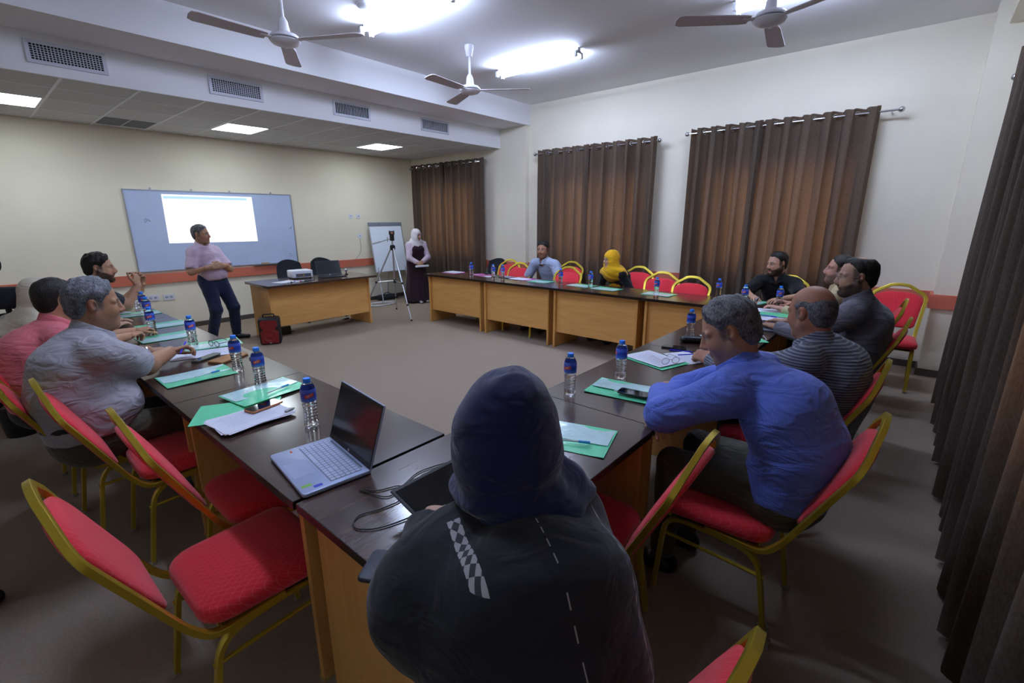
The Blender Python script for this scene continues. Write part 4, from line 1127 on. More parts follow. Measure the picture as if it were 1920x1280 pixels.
tag(e, 'small dark camera mounted on the silver tripod', 'camera')
# flip chart
e = empty('flip_chart', (5.78, 8.22, 0), math.radians(-100)); tl = math.radians(-12)
Mf = T(0, 0, .62) @ Matrix.Rotation(tl, 4, 'Y')
MB().box(-.012, .0, -.35, .35, 0, .98, Mf).build('board', mat('flip_white', '#dbe4f4', rough=.4), e, smooth=False)
b = MB(); 
for a in ((-.36, -.345, 0, .98), (.345, .36, 0, .98), (-.36, .36, -.015, 0)): b.box(-.015, .006, a[0], a[1], a[2], a[3], Mf)
b.build('frame', M_alu, e, smooth=False)
MB().box(-.018, .02, -.36, .36, .93, .99, Mf).build('clamp_bar', mat('clamp_grey', '#7f8794', rough=.4, metal=.4), e, smooth=False)
for yy in (-.3, .3): MB().tube([(.0, yy, .7), (.17, yy * 1.05, .0)], .011, 8).build('leg', M_alu, e)
MB().tube([(-.12, 0, 1.3), (-.30, 0, .0)], .011, 8).build('leg', M_alu, e)
MB().sphere((.012, -.15, .96), .012, 8, 6, Mf).build('clamp_knob', M_black, e)
tag(e, 'white flip chart on silver legs in the corner', 'flip chart')
e = empty('black_bag', (5.75, 8.42, 0), math.radians(-10)); MB().rbox(-.22, .22, -.08, .08, 0, .11, .05, zr=.03).build('bag_body', M_mesh, e, angle=60); MB().tube(arc((-.1, 0, .1), (0, 0, .2), (.1, 0, .1), 6), .008, 6).build('strap', M_black, e)
tag(e, 'low black bag on the floor below the flip chart', 'bag')
# bin and dark things at the left edge
e = empty('waste_bin', (.06, 5.22, 0)); MB().lathe([(.10, 0), (.13, .24), (.137, .245), (.137, .26), (.128, .262), (.124, .24), (.095, .012), (.01, .01)], 24, cap=False).build('bin_body', mat('bin_black', '#17181b', rough=.35), e); MB().sphere((.0, 0, .2), .11, 14, 8, sc=(1, 1, .6)).build('bin_liner', mat('bin_liner', '#3c1d20', rough=.5), e)
tag(e, 'round black waste bin behind the left row of chairs', 'bin')
# ================================================================== people: bodies grown as smooth implicit surfaces
f32 = np.float32
def v3(*a): return np.array(a, dtype=np.float64)
def nrm(a):
    a = np.asarray(a, float); return a / (np.linalg.norm(a) + 1e-12)
class Field:
    """sampled distance field with smooth unions, meshed by naive surface nets"""
    def __init__(self, lo, hi, h):
        self.lo = np.asarray(lo, float); self.h = h
        self.n = np.maximum(3, np.ceil((np.asarray(hi, float) - self.lo) / h).astype(int) + 1)
        self.D = np.full(self.n, 0.5, f32)
        self.ax = [(self.lo[i] + h * np.arange(self.n[i])).astype(f32) for i in range(3)]
    def sub(self, lo, hi):
        sl = []
        for i in range(3):
            a = int(math.floor((lo[i] - self.lo[i]) / self.h)); b = int(math.ceil((hi[i] - self.lo[i]) / self.h)) + 1
            sl.append(slice(max(0, a), min(self.n[i], max(b, 0))))
            if sl[-1].stop <= sl[-1].start: return None, None
        g = [self.ax[0][sl[0]][:, None, None], self.ax[1][sl[1]][None, :, None], self.ax[2][sl[2]][None, None, :]]
        return tuple(sl), g
    def comb(self, sl, d, k, mode):
        A = self.D[sl]
        if mode == 'u':
            if k > 0:
                hh = np.maximum(k - np.abs(A - d), 0) / k; self.D[sl] = np.minimum(A, d) - hh * hh * k * .25
            else: self.D[sl] = np.minimum(A, d)
        elif mode == 's':
            d = -d
            if k > 0:
                hh = np.maximum(k - np.abs(A - d), 0) / k; self.D[sl] = np.maximum(A, d) + hh * hh * k * .25
            else: self.D[sl] = np.maximum(A, d)
        elif mode == 'i': self.D[sl] = np.maximum(A, d)
    @staticmethod
    def capd(d, g, cap):
        if cap is None: return d
        for (c, n) in (cap if isinstance(cap, list) else [cap]):
            n = nrm(n); pl = (g[0] - f32(c[0])) * f32(n[0]) + (g[1] - f32(c[1])) * f32(n[1]) + (g[2] - f32(c[2])) * f32(n[2])
            d = np.maximum(d, pl)
        return d
    def seg(self, a, b, ra, rb, k=.02, mode='u', cap=None):
        a = np.asarray(a, float); b = np.asarray(b, float); m = max(ra, rb) + k + 2.5 * self.h
        sl, g = self.sub(np.minimum(a, b) - m, np.maximum(a, b) + m)
        if sl is None: return
        ba = b - a; L2 = max(float(ba @ ba), 1e-9)
        p = [g[i] - f32(a[i]) for i in range(3)]
        t = np.clip((p[0] * f32(ba[0]) + p[1] * f32(ba[1]) + p[2] * f32(ba[2])) / f32(L2), 0, 1)
        d = np.sqrt((p[0] - t * f32(ba[0])) ** 2 + (p[1] - t * f32(ba[1])) ** 2 + (p[2] - t * f32(ba[2])) ** 2) - (f32(ra) + f32(rb - ra) * t)
        self.comb(sl, self.capd(d, g, cap), k, mode)
    def ell(self, c, r, R=None, k=.02, mode='u', cap=None):
        c = np.asarray(c, float); r = np.asarray(r, float); m = r.max() + k + 2.5 * self.h
        sl, g = self.sub(c - m, c + m)
        if sl is None: return
        p = [g[i] - f32(c[i]) for i in range(3)]
        if R is not None:
            R = np.asarray(R); p = [p[0] * f32(R[0, i]) + p[1] * f32(R[1, i]) + p[2] * f32(R[2, i]) for i in range(3)]
        q0 = np.sqrt(sum((p[i] / f32(r[i])) ** 2 for i in range(3))); q1 = np.sqrt(sum((p[i] / f32(r[i] * r[i])) ** 2 for i in range(3))) + f32(1e-6)
        d = q0 * (q0 - 1) / q1
        self.comb(sl, self.capd(d, g, cap), k, mode)
    def eseg(self, a, b, ra, rb, side, k=.03, mode='u', cap=None):
        """segment with elliptical sections: ra = (half width along side, half depth)"""
        a = np.asarray(a, float); b = np.asarray(b, float); m = max(max(ra), max(rb)) + k + 2.5 * self.h
        sl, g = self.sub(np.minimum(a, b) - m, np.maximum(a, b) + m)
        if sl is None: return
        ax = b - a; L = np.linalg.norm(ax); ax = ax / L; s = nrm(side - ax * (np.asarray(side) @ ax)); w = np.cross(ax, s)
        p = [g[i] - f32(a[i]) for i in range(3)]
        dot = lambda v: p[0] * f32(v[0]) + p[1] * f32(v[1]) + p[2] * f32(v[2])
        z = dot(ax); t = np.clip(z / f32(L), 0, 1); e = z - t * f32(L)
        ru = f32(ra[0]) + f32(rb[0] - ra[0]) * t; rw = f32(ra[1]) + f32(rb[1] - ra[1]) * t; mn = np.minimum(ru, rw)
        q = np.sqrt((dot(s) / ru) ** 2 + (dot(w) / rw) ** 2 + (e / mn) ** 2)
        self.comb(sl, self.capd((q - 1) * mn, g, cap), k, mode)
    def plane(self, c, n):
        n = nrm(n); g = [self.ax[0][:, None, None], self.ax[1][None, :, None], self.ax[2][None, None, :]]
        self.D = np.maximum(self.D, (g[0] - f32(c[0])) * f32(n[0]) + (g[1] - f32(c[1])) * f32(n[1]) + (g[2] - f32(c[2])) * f32(n[2]))
    def disp(self, fn):
        g = [self.ax[0][:, None, None], self.ax[1][None, :, None], self.ax[2][None, None, :]]
        self.D = self.D + fn(*g).astype(f32)
    def mesh(self):
        D = self.D.copy()
        for i in range(3):
            idx = [slice(None)] * 3; idx[i] = 0; D[tuple(idx)] = np.maximum(D[tuple(idx)], 1e-3); idx[i] = -1; D[tuple(idx)] = np.maximum(D[tuple(idx)], 1e-3)
        S = D < 0; nx, ny, nz = D.shape
        c = np.zeros((nx - 1, ny - 1, nz - 1), np.int8)
        for i in (0, 1):
            for j in (0, 1):
                for k in (0, 1): c += S[i:nx - 1 + i, j:ny - 1 + j, k:nz - 1 + k]
        act = np.argwhere((c > 0) & (c < 8))
        if len(act) == 0: return np.zeros((0, 3)), np.zeros((0, 4), int)
        ids = np.full(c.shape, -1, np.int32); ids[tuple(act.T)] = np.arange(len(act))
        off = np.array([(i, j, k) for i in (0, 1) for j in (0, 1) for k in (0, 1)])
        V = np.stack([D[act[:, 0] + o[0], act[:, 1] + o[1], act[:, 2] + o[2]] for o in off], 1).astype(np.float64)
        acc = np.zeros((len(act), 3)); cnt = np.zeros(len(act))
        for p in range(8):
            for q in range(p + 1, 8):
                if np.abs(off[p] - off[q]).sum() != 1: continue
                a, b = V[:, p], V[:, q]; m = (a < 0) != (b < 0)
                t = np.where(m, a / np.where(m, a - b, 1), 0)
                acc += np.where(m[:, None], off[p] + (off[q] - off[p]) * t[:, None], 0); cnt += m
        vs = self.lo + (act + acc / cnt[:, None]) * self.h
        fs = []
        for axis in range(3):
            o1, o2 = [(1, 2), (2, 0), (0, 1)][axis]
            sa = [slice(None)] * 3; sb = [slice(None)] * 3; sa[axis] = slice(0, -1); sb[axis] = slice(1, None)
            A, B = S[tuple(sa)], S[tuple(sb)]; e = np.argwhere(A != B)
            ok = (e[:, o1] > 0) & (e[:, o2] > 0) & (e[:, o1] < D.shape[o1] - 1) & (e[:, o2] < D.shape[o2] - 1); e = e[ok]
            if len(e) == 0: continue
            inside = A[tuple(e.T)]
            d1 = np.zeros(3, int); d1[o1] = 1; d2 = np.zeros(3, int); d2[o2] = 1
            q = np.stack([ids[tuple((e - d1 - d2).T)], ids[tuple((e - d2).T)], ids[tuple(e.T)], ids[tuple((e - d1).T)]], 1)
            q[~inside] = q[~inside][:, ::-1]
            fs.append(q)
        return vs, np.concatenate(fs)
def np_obj(name, parts, material, parent, colors=None):
    """parts: list of (verts, quads)"""
    off = 0; V = []; Q = []
    for v, q in parts:
        V.append(v); Q.append(q + off); off += len(v)
    V = np.concatenate(V); Q = np.concatenate(Q)
    me = bpy.data.meshes.new(name)
    me.vertices.add(len(V)); me.vertices.foreach_set('co', V.astype(f32).ravel())
    me.loops.add(len(Q) * 4); me.loops.foreach_set('vertex_index', Q.astype(np.int32).ravel())
    me.polygons.add(len(Q)); me.polygons.foreach_set('loop_start', np.arange(0, len(Q) * 4, 4, dtype=np.int32))
    me.polygons.foreach_set('use_smooth', np.ones(len(Q), bool))
    me.materials.append(material)
    if colors is not None:
        at = me.color_attributes.new('Col', 'FLOAT_COLOR', 'POINT')
        C4 = np.ones((len(V), 4), f32); C4[:, :3] = np.concatenate(colors); at.data.foreach_set('color', C4.ravel())
    me.update(calc_edges=True); me.validate()
    return link(name, me, parent)
def sstep(a, b, x): t = np.clip((x - a) / (b - a), 0, 1); return t * t * (3 - 2 * t)
def ripple(x, y, z, seed, freq=1.0, amp=1.0):
    r = np.random.RandomState(seed); o = 0
    for k in range(4):
        d = nrm(r.randn(3)) * (18 + 16 * k) * freq; e = nrm(r.randn(3)) * (9 + 8 * k) * freq; p = r.rand(2) * 6.28
        w = np.sin(x * f32(e[0]) + y * f32(e[1]) + z * f32(e[2]) + f32(p[0]))
        o = o + np.sin(x * f32(d[0]) + y * f32(d[1]) + z * f32(d[2]) + f32(p[1]) + 1.6 * w) * (amp / (1 + .55 * k))
    return o
def rot_ypr(yaw, pitch, roll=0):
    """x forward, y left, z up; pitch>0 looks down"""
    cy, sy = math.cos(yaw), math.sin(yaw); cp, sp = math.cos(pitch), math.sin(pitch); cr, sr = math.cos(roll), math.sin(roll)
    Rz_ = np.array([[cy, -sy, 0], [sy, cy, 0], [0, 0, 1]]); Ry = np.array([[cp, 0, sp], [0, 1, 0], [-sp, 0, cp]]); Rx = np.array([[1, 0, 0], [0, cr, -sr], [0, sr, cr]])
    return Rz_ @ Ry @ Rx
def ik(a, tgt, l1, l2, pole):
    d = tgt - a; L = np.linalg.norm(d); 
    if L > (l1 + l2) * .998: tgt = a + d / L * (l1 + l2) * .998; d = tgt - a; L = np.linalg.norm(d)
    u = d / L; x = (l1 * l1 - l2 * l2 + L * L) / (2 * L); h = math.sqrt(max(l1 * l1 - x * x, 1e-6))
    pv = np.asarray(pole, float); pv = pv - u * (pv @ u); pv = nrm(pv)
    return a + u * x + pv * h, tgt
# ---- materials
def skin_mat():
    m = bpy.data.materials.new('skin'); m.use_nodes = True
    t = NT(m); b = t.n['Principled BSDF']; b.inputs['Roughness'].default_value = .5; b.inputs['Specular IOR Level'].default_value = .4
    b.inputs['Subsurface Weight'].default_value = .12; b.inputs['Subsurface Radius'].default_value = (.6, .25, .12); b.inputs['Subsurface Scale'].default_value = .012
    a = t.new('ShaderNodeAttribute'); a.attribute_name = 'Col'
    nz = t.new('ShaderNodeTexNoise'); nz.inputs['Scale'].default_value = 60; tc = t.new('ShaderNodeTexCoord'); t.link(tc.outputs['Object'], nz.inputs['Vector'])
    mr = t.new('ShaderNodeMapRange'); mr.inputs['To Min'].default_value = .9; mr.inputs['To Max'].default_value = 1.1; t.link(nz.outputs['Fac'], mr.inputs['Value'])
    sc = t.new('ShaderNodeVectorMath', operation='SCALE'); t.link(a.outputs['Color'], sc.inputs[0]); t.link(mr.outputs['Result'], sc.inputs['Scale']); t.link(sc.outputs[0], b.inputs['Base Color'])
    bp = t.new('ShaderNodeBump'); bp.inputs['Strength'].default_value = .12; bp.inputs['Distance'].default_value = .001; n2 = t.new('ShaderNodeTexNoise'); n2.inputs['Scale'].default_value = 300; t.link(tc.outputs['Object'], n2.inputs['Vector']); t.link(n2.outputs['Fac'], bp.inputs['Height']); t.link(bp.outputs[0], b.inputs['Normal'])
    return m
M_skin = skin_mat()
def hair_mat(name, c0, c1):
    if name in MATS: return MATS[name]
    m = bpy.data.materials.new(name); m.use_nodes = True
    t = NT(m); b = t.n['Principled BSDF']; b.inputs['Roughness'].default_value = .55; b.inputs['Specular IOR Level'].default_value = .3
    tc = t.new('ShaderNodeTexCoord'); mp = t.new('ShaderNodeMapping'); mp.inputs['Scale'].default_value = (1, 1, .35); mp.inputs['Rotation'].default_value = (.3, .9, 0); t.link(tc.outputs['Object'], mp.inputs[0])
    nz = t.new('ShaderNodeTexNoise'); nz.inputs['Scale'].default_value = 190; nz.inputs['Detail'].default_value = 4; t.link(mp.outputs[0], nz.inputs['Vector'])
    n2 = t.new('ShaderNodeTexNoise'); n2.inputs['Scale'].default_value = 24; t.link(tc.outputs['Object'], n2.inputs['Vector'])
    ad = t.new('ShaderNodeMath', operation='MULTIPLY_ADD'); t.link(n2.outputs['Fac'], ad.inputs[0]); ad.inputs[1].default_value = .5; t.link(nz.outputs['Fac'], ad.inputs[2])
    cr = t.new('ShaderNodeValToRGB'); cr.color_ramp.elements[0].position = .55; cr.color_ramp.elements[1].position = .95; cr.color_ramp.elements[0].color = lin(c0); cr.color_ramp.elements[1].color = lin(c1)
    t.link(ad.outputs[0], cr.inputs[0]); t.link(cr.outputs[0], b.inputs['Base Color'])
    bp = t.new('ShaderNodeBump'); bp.inputs['Strength'].default_value = .8; bp.inputs['Distance'].default_value = .004; t.link(nz.outputs['Fac'], bp.inputs['Height']); t.link(bp.outputs[0], b.inputs['Normal'])
    MATS[name] = m; return m
def cloth_mat(name, col, rough=.8, wr=.5, sheen=.15, pattern=None, col2='#ffffff', fac=.5, per=.012):
    if name in MATS: return MATS[name]
    m = bpy.data.materials.new(name); m.use_nodes = True
    t = NT(m); b = t.n['Principled BSDF']; b.inputs['Roughness'].default_value = rough; b.inputs['Sheen Weight'].default_value = sheen; b.inputs['Specular IOR Level'].default_value = .2
    b.inputs['Base Color'].default_value = lin(col)
    tc = t.new('ShaderNodeTexCoord')
    if pattern:
        sp = t.new('ShaderNodeSeparateXYZ'); t.link(tc.outputs['Object'], sp.inputs[0])
        def M(op, a, b_=0.0):
            n = t.new('ShaderNodeMath', operation=op)
            for i, q in enumerate((a, b_)):
                if isinstance(q, (int, float)): n.inputs[i].default_value = q
                else: t.link(q, n.inputs[i])
            return n.outputs[0]
        X, Y, Z = sp.outputs
        if pattern == 'stripe': mask = M('LESS_THAN', M('FRACT', M('MULTIPLY', Z, 1 / per)), .4)
        elif pattern == 'check': mask = M('MAXIMUM', M('LESS_THAN', M('FRACT', M('MULTIPLY', M('ADD', Z, M('MULTIPLY', X, .35)), 1 / per)), .38), M('LESS_THAN', M('FRACT', M('MULTIPLY', M('ADD', Y, M('MULTIPLY', X, .6)), .6 / per)), .12))
        elif pattern == 'vstripe': mask = M('LESS_THAN', M('FRACT', M('MULTIPLY', M('ADD', Y, M('MULTIPLY', X, .9)), 1 / per)), .22)
        mx = t.new('ShaderNodeMix', data_type='RGBA'); t.link(M('MULTIPLY', mask, fac), mx.inputs['Factor']); mx.inputs['A'].default_value = lin(col); mx.inputs['B'].default_value = lin(col2); t.link(mx.outputs['Result'], b.inputs['Base Color'])
    mp = t.new('ShaderNodeMapping'); mp.inputs['Scale'].default_value = (1, 1, 2.2); mp.inputs['Rotation'].default_value = (.5, .3, .2); t.link(tc.outputs['Object'], mp.inputs[0])
    n1 = t.new('ShaderNodeTexNoise'); n1.inputs['Scale'].default_value = 7; n1.inputs['Detail'].default_value = 2; n1.inputs['Distortion'].default_value = 1.4; t.link(mp.outputs[0], n1.inputs['Vector'])
    n2 = t.new('ShaderNodeTexNoise'); n2.inputs['Scale'].default_value = 420; t.link(tc.outputs['Object'], n2.inputs['Vector'])
    b1 = t.new('ShaderNodeBump'); b1.inputs['Strength'].default_value = wr; b1.inputs['Distance'].default_value = .03; t.link(n1.outputs['Fac'], b1.inputs['Height'])
    b2 = t.new('ShaderNodeBump'); b2.inputs['Strength'].default_value = .25; b2.inputs['Distance'].default_value = .001; t.link(n2.outputs['Fac'], b2.inputs['Height']); t.link(b1.outputs[0], b2.inputs['Normal']); t.link(b2.outputs[0], b.inputs['Normal'])
    MATS[name] = m; return m
M_sole = mat('shoe_leather', '#15151a', rough=.4)

def build_head(h, s, Nl, o):
    """head mesh in head frame; Nl = neck base in head frame. returns verts, quads, colours"""
    F = Field(v3(-.15, -.125, min(-.15, Nl[2] - .03)) * 1.0, v3(.16, .125, .15), h)
    e = lambda c, r, k=.02, mode='u', R=None: F.ell(np.array(c) * s, np.array(r) * s, R, k * s, mode)
    g = lambda a, b, ra, rb, k=.015, mode='u': F.seg(np.array(a) * s, np.array(b) * s, ra * s, rb * s, k * s, mode)
    wide = o.get('wide', 1.0)
    e((-.012, 0, .035), (.098, .076 * wide, .088)); e((.028, 0, -.03), (.066, .062 * wide, .088), .03)
    for y in (-1, 1):
        g((-.005, y * .055 * wide, -.05), (.07, y * .014, -.1), .024 * wide, .02, .03)
        e((.055, y * .036 * wide, -.032), (.034, .028, .034), .025)
        g((.079, y * .014, .023), (.068, y * .052, .02), .012, .011, .014)
        e((.099, y * .032, .003), (.015, .017, .011), .014, 's')
        e((.076, y * .032, .002), (.0135, .014, .0115), .004)
        e((.101, y * .0115, -.034), (.0105, .0085, .009), .008)
        Re = rot_ypr(y * .35, -.15)
        e((-.012, y * .079 * wide, -.004), (.019, .0085, .032), .006, 'u', Re); e((-.007, y * .087 * wide, .002), (.010, .006, .017), .004, 's', Re)
    e((.072, 0, -.1), (.02, .022, .018), .02)
    g((.088, 0, .02), (.112, 0, -.026), .0085, .0125, .014)
    g((.088, -.016, -.0625), (.088, .016, -.0625), .0075, .0075, .01); e((.094, 0, -.0625), (.008, .014, .006), .008)
    g((.086, -.013, -.0735), (.086, .013, -.0735), .008, .008, .01)
    g((.09, -.022, -.068), (.09, .022, -.068), .0028, .0028, .003, 's')
    nk = o.get('neck', .055)
    F.seg(np.array((-.02, 0, -.05)) * s, Nl, nk * s, (nk + .008) * s, .03 * s)
    if o.get('fat'): e((.03, 0, -.095), (.05, .05, .035), .04)
    bd = o.get('beard', 0)
    def beard_mask(x, y, z):
        ln = -.010 - .046 * np.clip((x + .01) / .09, 0, 1)
        m = sstep(.012, -.010, z - ln) * sstep(-.032, -.008, x) * sstep(-.150, -.125, z)
        mous = sstep(.032, .022, np.abs(y)) * sstep(.074, .084, x) * sstep(-.038, -.047, z) * sstep(-.064, -.058, z)
        m = np.maximum(m, mous)
        lips = sstep(.027, .019, np.abs(y)) * sstep(.074, .082, x) * sstep(-.055, -.060, z) * sstep(-.086, -.080, z)
        under = .5 * sstep(.018, .010, np.abs(y)) * sstep(-.078, -.082, z) * sstep(-.094, -.090, z)
        return m * (1 - lips)
    if bd > .5: F.disp(lambda x, y, z: -.0042 * s * beard_mask(x / s, y / s, z / s) * (1 + .5 * ripple(x, y, z, 3, 5, .5)))
    v, q = F.mesh()
    x, y, z = (v / s).T
    sk = np.array(lin(o.get('skin', '#b98f74'))[:3]); C = np.tile(sk, (len(v), 1))
    def over(m, col): 
        nonlocal C
        C = C * (1 - m[:, None]) + np.array(col)[None] * m[:, None]
    red = sk * np.array((1.08, .80, .76))
    over(.5 * np.exp(-(((np.abs(y) - .042) / .02) ** 2 + ((z + .03) / .022) ** 2)) * (x > .03), red); over(.55 * sstep(.07, .078, np.abs(y)) * (x < .03) * (np.abs(z) < .045), red)
    over(.4 * np.exp(-((y / .014) ** 2 + ((z + .03) / .016) ** 2)) * (x > .09), red)
    lip = sstep(.026, .018, np.abs(y)) * sstep(-.054, -.058, z) * sstep(-.084, -.079, z) * (x > .08); over(.7 * lip, sk * np.array((.95, .52, .50)))
    hc = np.array(lin(o.get('brow', '#1c1714'))[:3])
    if bd > 0: over(min(1, bd) * beard_mask(x, y, z) * (.86 + .12 * np.sin(x * 900) * np.sin(y * 800) * np.sin(z * 850)), np.array(lin(o.get('beard_col', o.get('brow', '#1c1714')))[:3]))
    if o.get('hair'): over(.75 * sstep(.034, .022, x) * sstep(-.012, -.002, x) * sstep(-.034, -.02, z) * sstep(.075, .05, z) * sstep(.045, .055, np.abs(y)), np.array(lin(o.get('side', '#2a2421'))[:3]))
    over(.85 * sstep(.056, .048, np.abs(y)) * sstep(.008, .014, np.abs(y)) * np.exp(-((z - (.026 - .12 * np.maximum(0, np.abs(y) - .035))) / .0055) ** 2) * (x > .045), hc)
    ex = (np.abs(y) - .032) / .0145; ez = (z - .002) / .0065; eye = sstep(1.25, .8, ex * ex + ez * ez) * (x > .06)
    over(eye, (.36, .33, .31)); over(eye * sstep(1.3, .7, (ex / .5) ** 2 + (ez / 1.1) ** 2), (.02, .013, .01))
    over(.8 * sstep(1.3, .9, ex * ex) * np.exp(-((z - .0095) / .0028) ** 2) * (x > .06), hc * .6 + sk * .15)
    return v, q, np.clip(C, 0, 1)
def build_hair(h, s, o):
    st = o['hair']; t = o.get('hair_t', .012)
    F = Field(v3(-.15, -.13, -.13), v3(.15, .13, .17), h)
    e = lambda c, r, k=.02, mode='u': F.ell(np.array(c) * s, np.array(r) * s, None, k * s, mode)
    w = o.get('wide', 1.0)
    e((-.012, 0, .035), (.098, .076 * w, .088), 0); e((-.045, 0, -.02), (.056, .060 * w, .075), .03)
    hx = o.get('hair_x', .070); rec = o.get('recede', 0.0)
    x, y, z = F.ax[0][:, None, None] / s, F.ax[1][None, :, None] / s, F.ax[2][None, None, :] / s; ay = np.abs(y)
    wob = .0025 * np.sin(y * 170) + .002 * np.sin(y * 410 + 1)
    xh = hx - rec * sstep(.010, .045, ay) + wob
    f1 = .80 * (x - xh) - .60 * (z - .078)                      # hairline over the forehead
    f2 = .93 * (x - .030) - .36 * (z - .02)                     # temple to sideburn
    front = np.where(z > .05, f1, np.maximum(f1, f2 * sstep(.06, .045, z) + f1 * (1 - sstep(.06, .045, z))))
    front = np.maximum(front, -.045 - z + 0 * x) if False else front
    nape = (-.078 - z) + np.maximum(0, x + .035) * 1.0
    ear = .027 - np.sqrt((x + .010) ** 2 + ((z + .004) * .85) ** 2 + np.maximum(0, .058 - ay) ** 2)
    cut = np.maximum(np.maximum(front, nape), ear)
    if st == 'bald': cut = np.maximum(cut, (z - .052) * .9 + .25 * np.maximum(0, x) + .004 * np.sin(x * 90) + 0 * y)
    if st == 'thin': cut = np.maximum(cut, .034 - np.sqrt(((x + .035) / 1.2) ** 2 + y ** 2 + ((z - .13)) ** 2))
    top = o.get('hair_top', 0.0) * sstep(.05, .12, z + .4 * x)
    thick = (t * (.45 + .55 * sstep(-.02, .07, z)) + top) * sstep(0.0, .032, -cut) + .0022 * sstep(0, .006, -cut)
    rp = ripple(F.ax[0][:, None, None], F.ax[1][None, :, None], F.ax[2][None, None, :], 11, 5, 1.0)
    F.D = (F.D - s * (thick * (1 + .16 * rp)) + s * .004 * sstep(-.002, .004, cut) + np.maximum(cut, 0) * s * .6).astype(f32)
    return F.mesh()
def build_hand(h, s, o, side):
    """hand frame: origin wrist, +x to fingers, +z back of hand, +y towards the thumb for side=+1 mirrored"""
    curl = o.get('curl', .35); spread = o.get('spread', .06); th = o.get('thumb', .5)
    F = Field(v3(-.075, -.1, -.11), v3(.21, .1, .07), h); y = side
    F.eseg(v3(-.07, 0, 0) * s, v3(.01, 0, 0) * s, (.029 * s, .022 * s), (.029 * s, .019 * s), v3(0, 1, 0), .01)
    F.eseg(v3(.012, 0, 0) * s, v3(.085, 0, 0) * s, (.034 * s, .0145 * s), (.040 * s, .013 * s), v3(0, 1, 0), .02)
    F.seg(v3(.02, y * .022, -.006) * s, v3(.06, y * .030, -.006) * s, .017 * s, .014 * s, .015)
    for i, (fy, L, r) in enumerate(((.030, .072, .0092), (.0105, .080, .0095), (-.0095, .074, .009), (-.0285, .058, .0082))):
        p = v3(.084 - .004 * abs(i - 1), y * fy, 0); a = 0.0; yaw = y * (1.5 - i) * spread
        c_i = curl * (1 + .08 * i)
        for seg_l, ang in ((.46, .75), (.31, 1.0), (.23, .7)):
            a += c_i * ang; d = v3(math.cos(a) * math.cos(yaw), math.cos(a) * math.sin(yaw), -math.sin(a)); qn = p + d * L * seg_l
            F.seg(p * s, qn * s, r * s, (r - .0007) * s, .0025); p = qn; r -= .0007
    p = v3(.022, y * .028, -.006)
    for d, L, r in ((v3(.62, y * .70, -.28), .044, .0125), (v3(.88, y * (.42 - .4 * th), -.22 - .2 * th), .033, .0108), (v3(.95, y * (.2 - .4 * th), -.2 - .2 * th), .027, .0095)):
        qn = p + nrm(d) * L; F.seg(p * s, qn * s, r * s, (r - .001) * s, .004); p = qn
    return F.mesh()
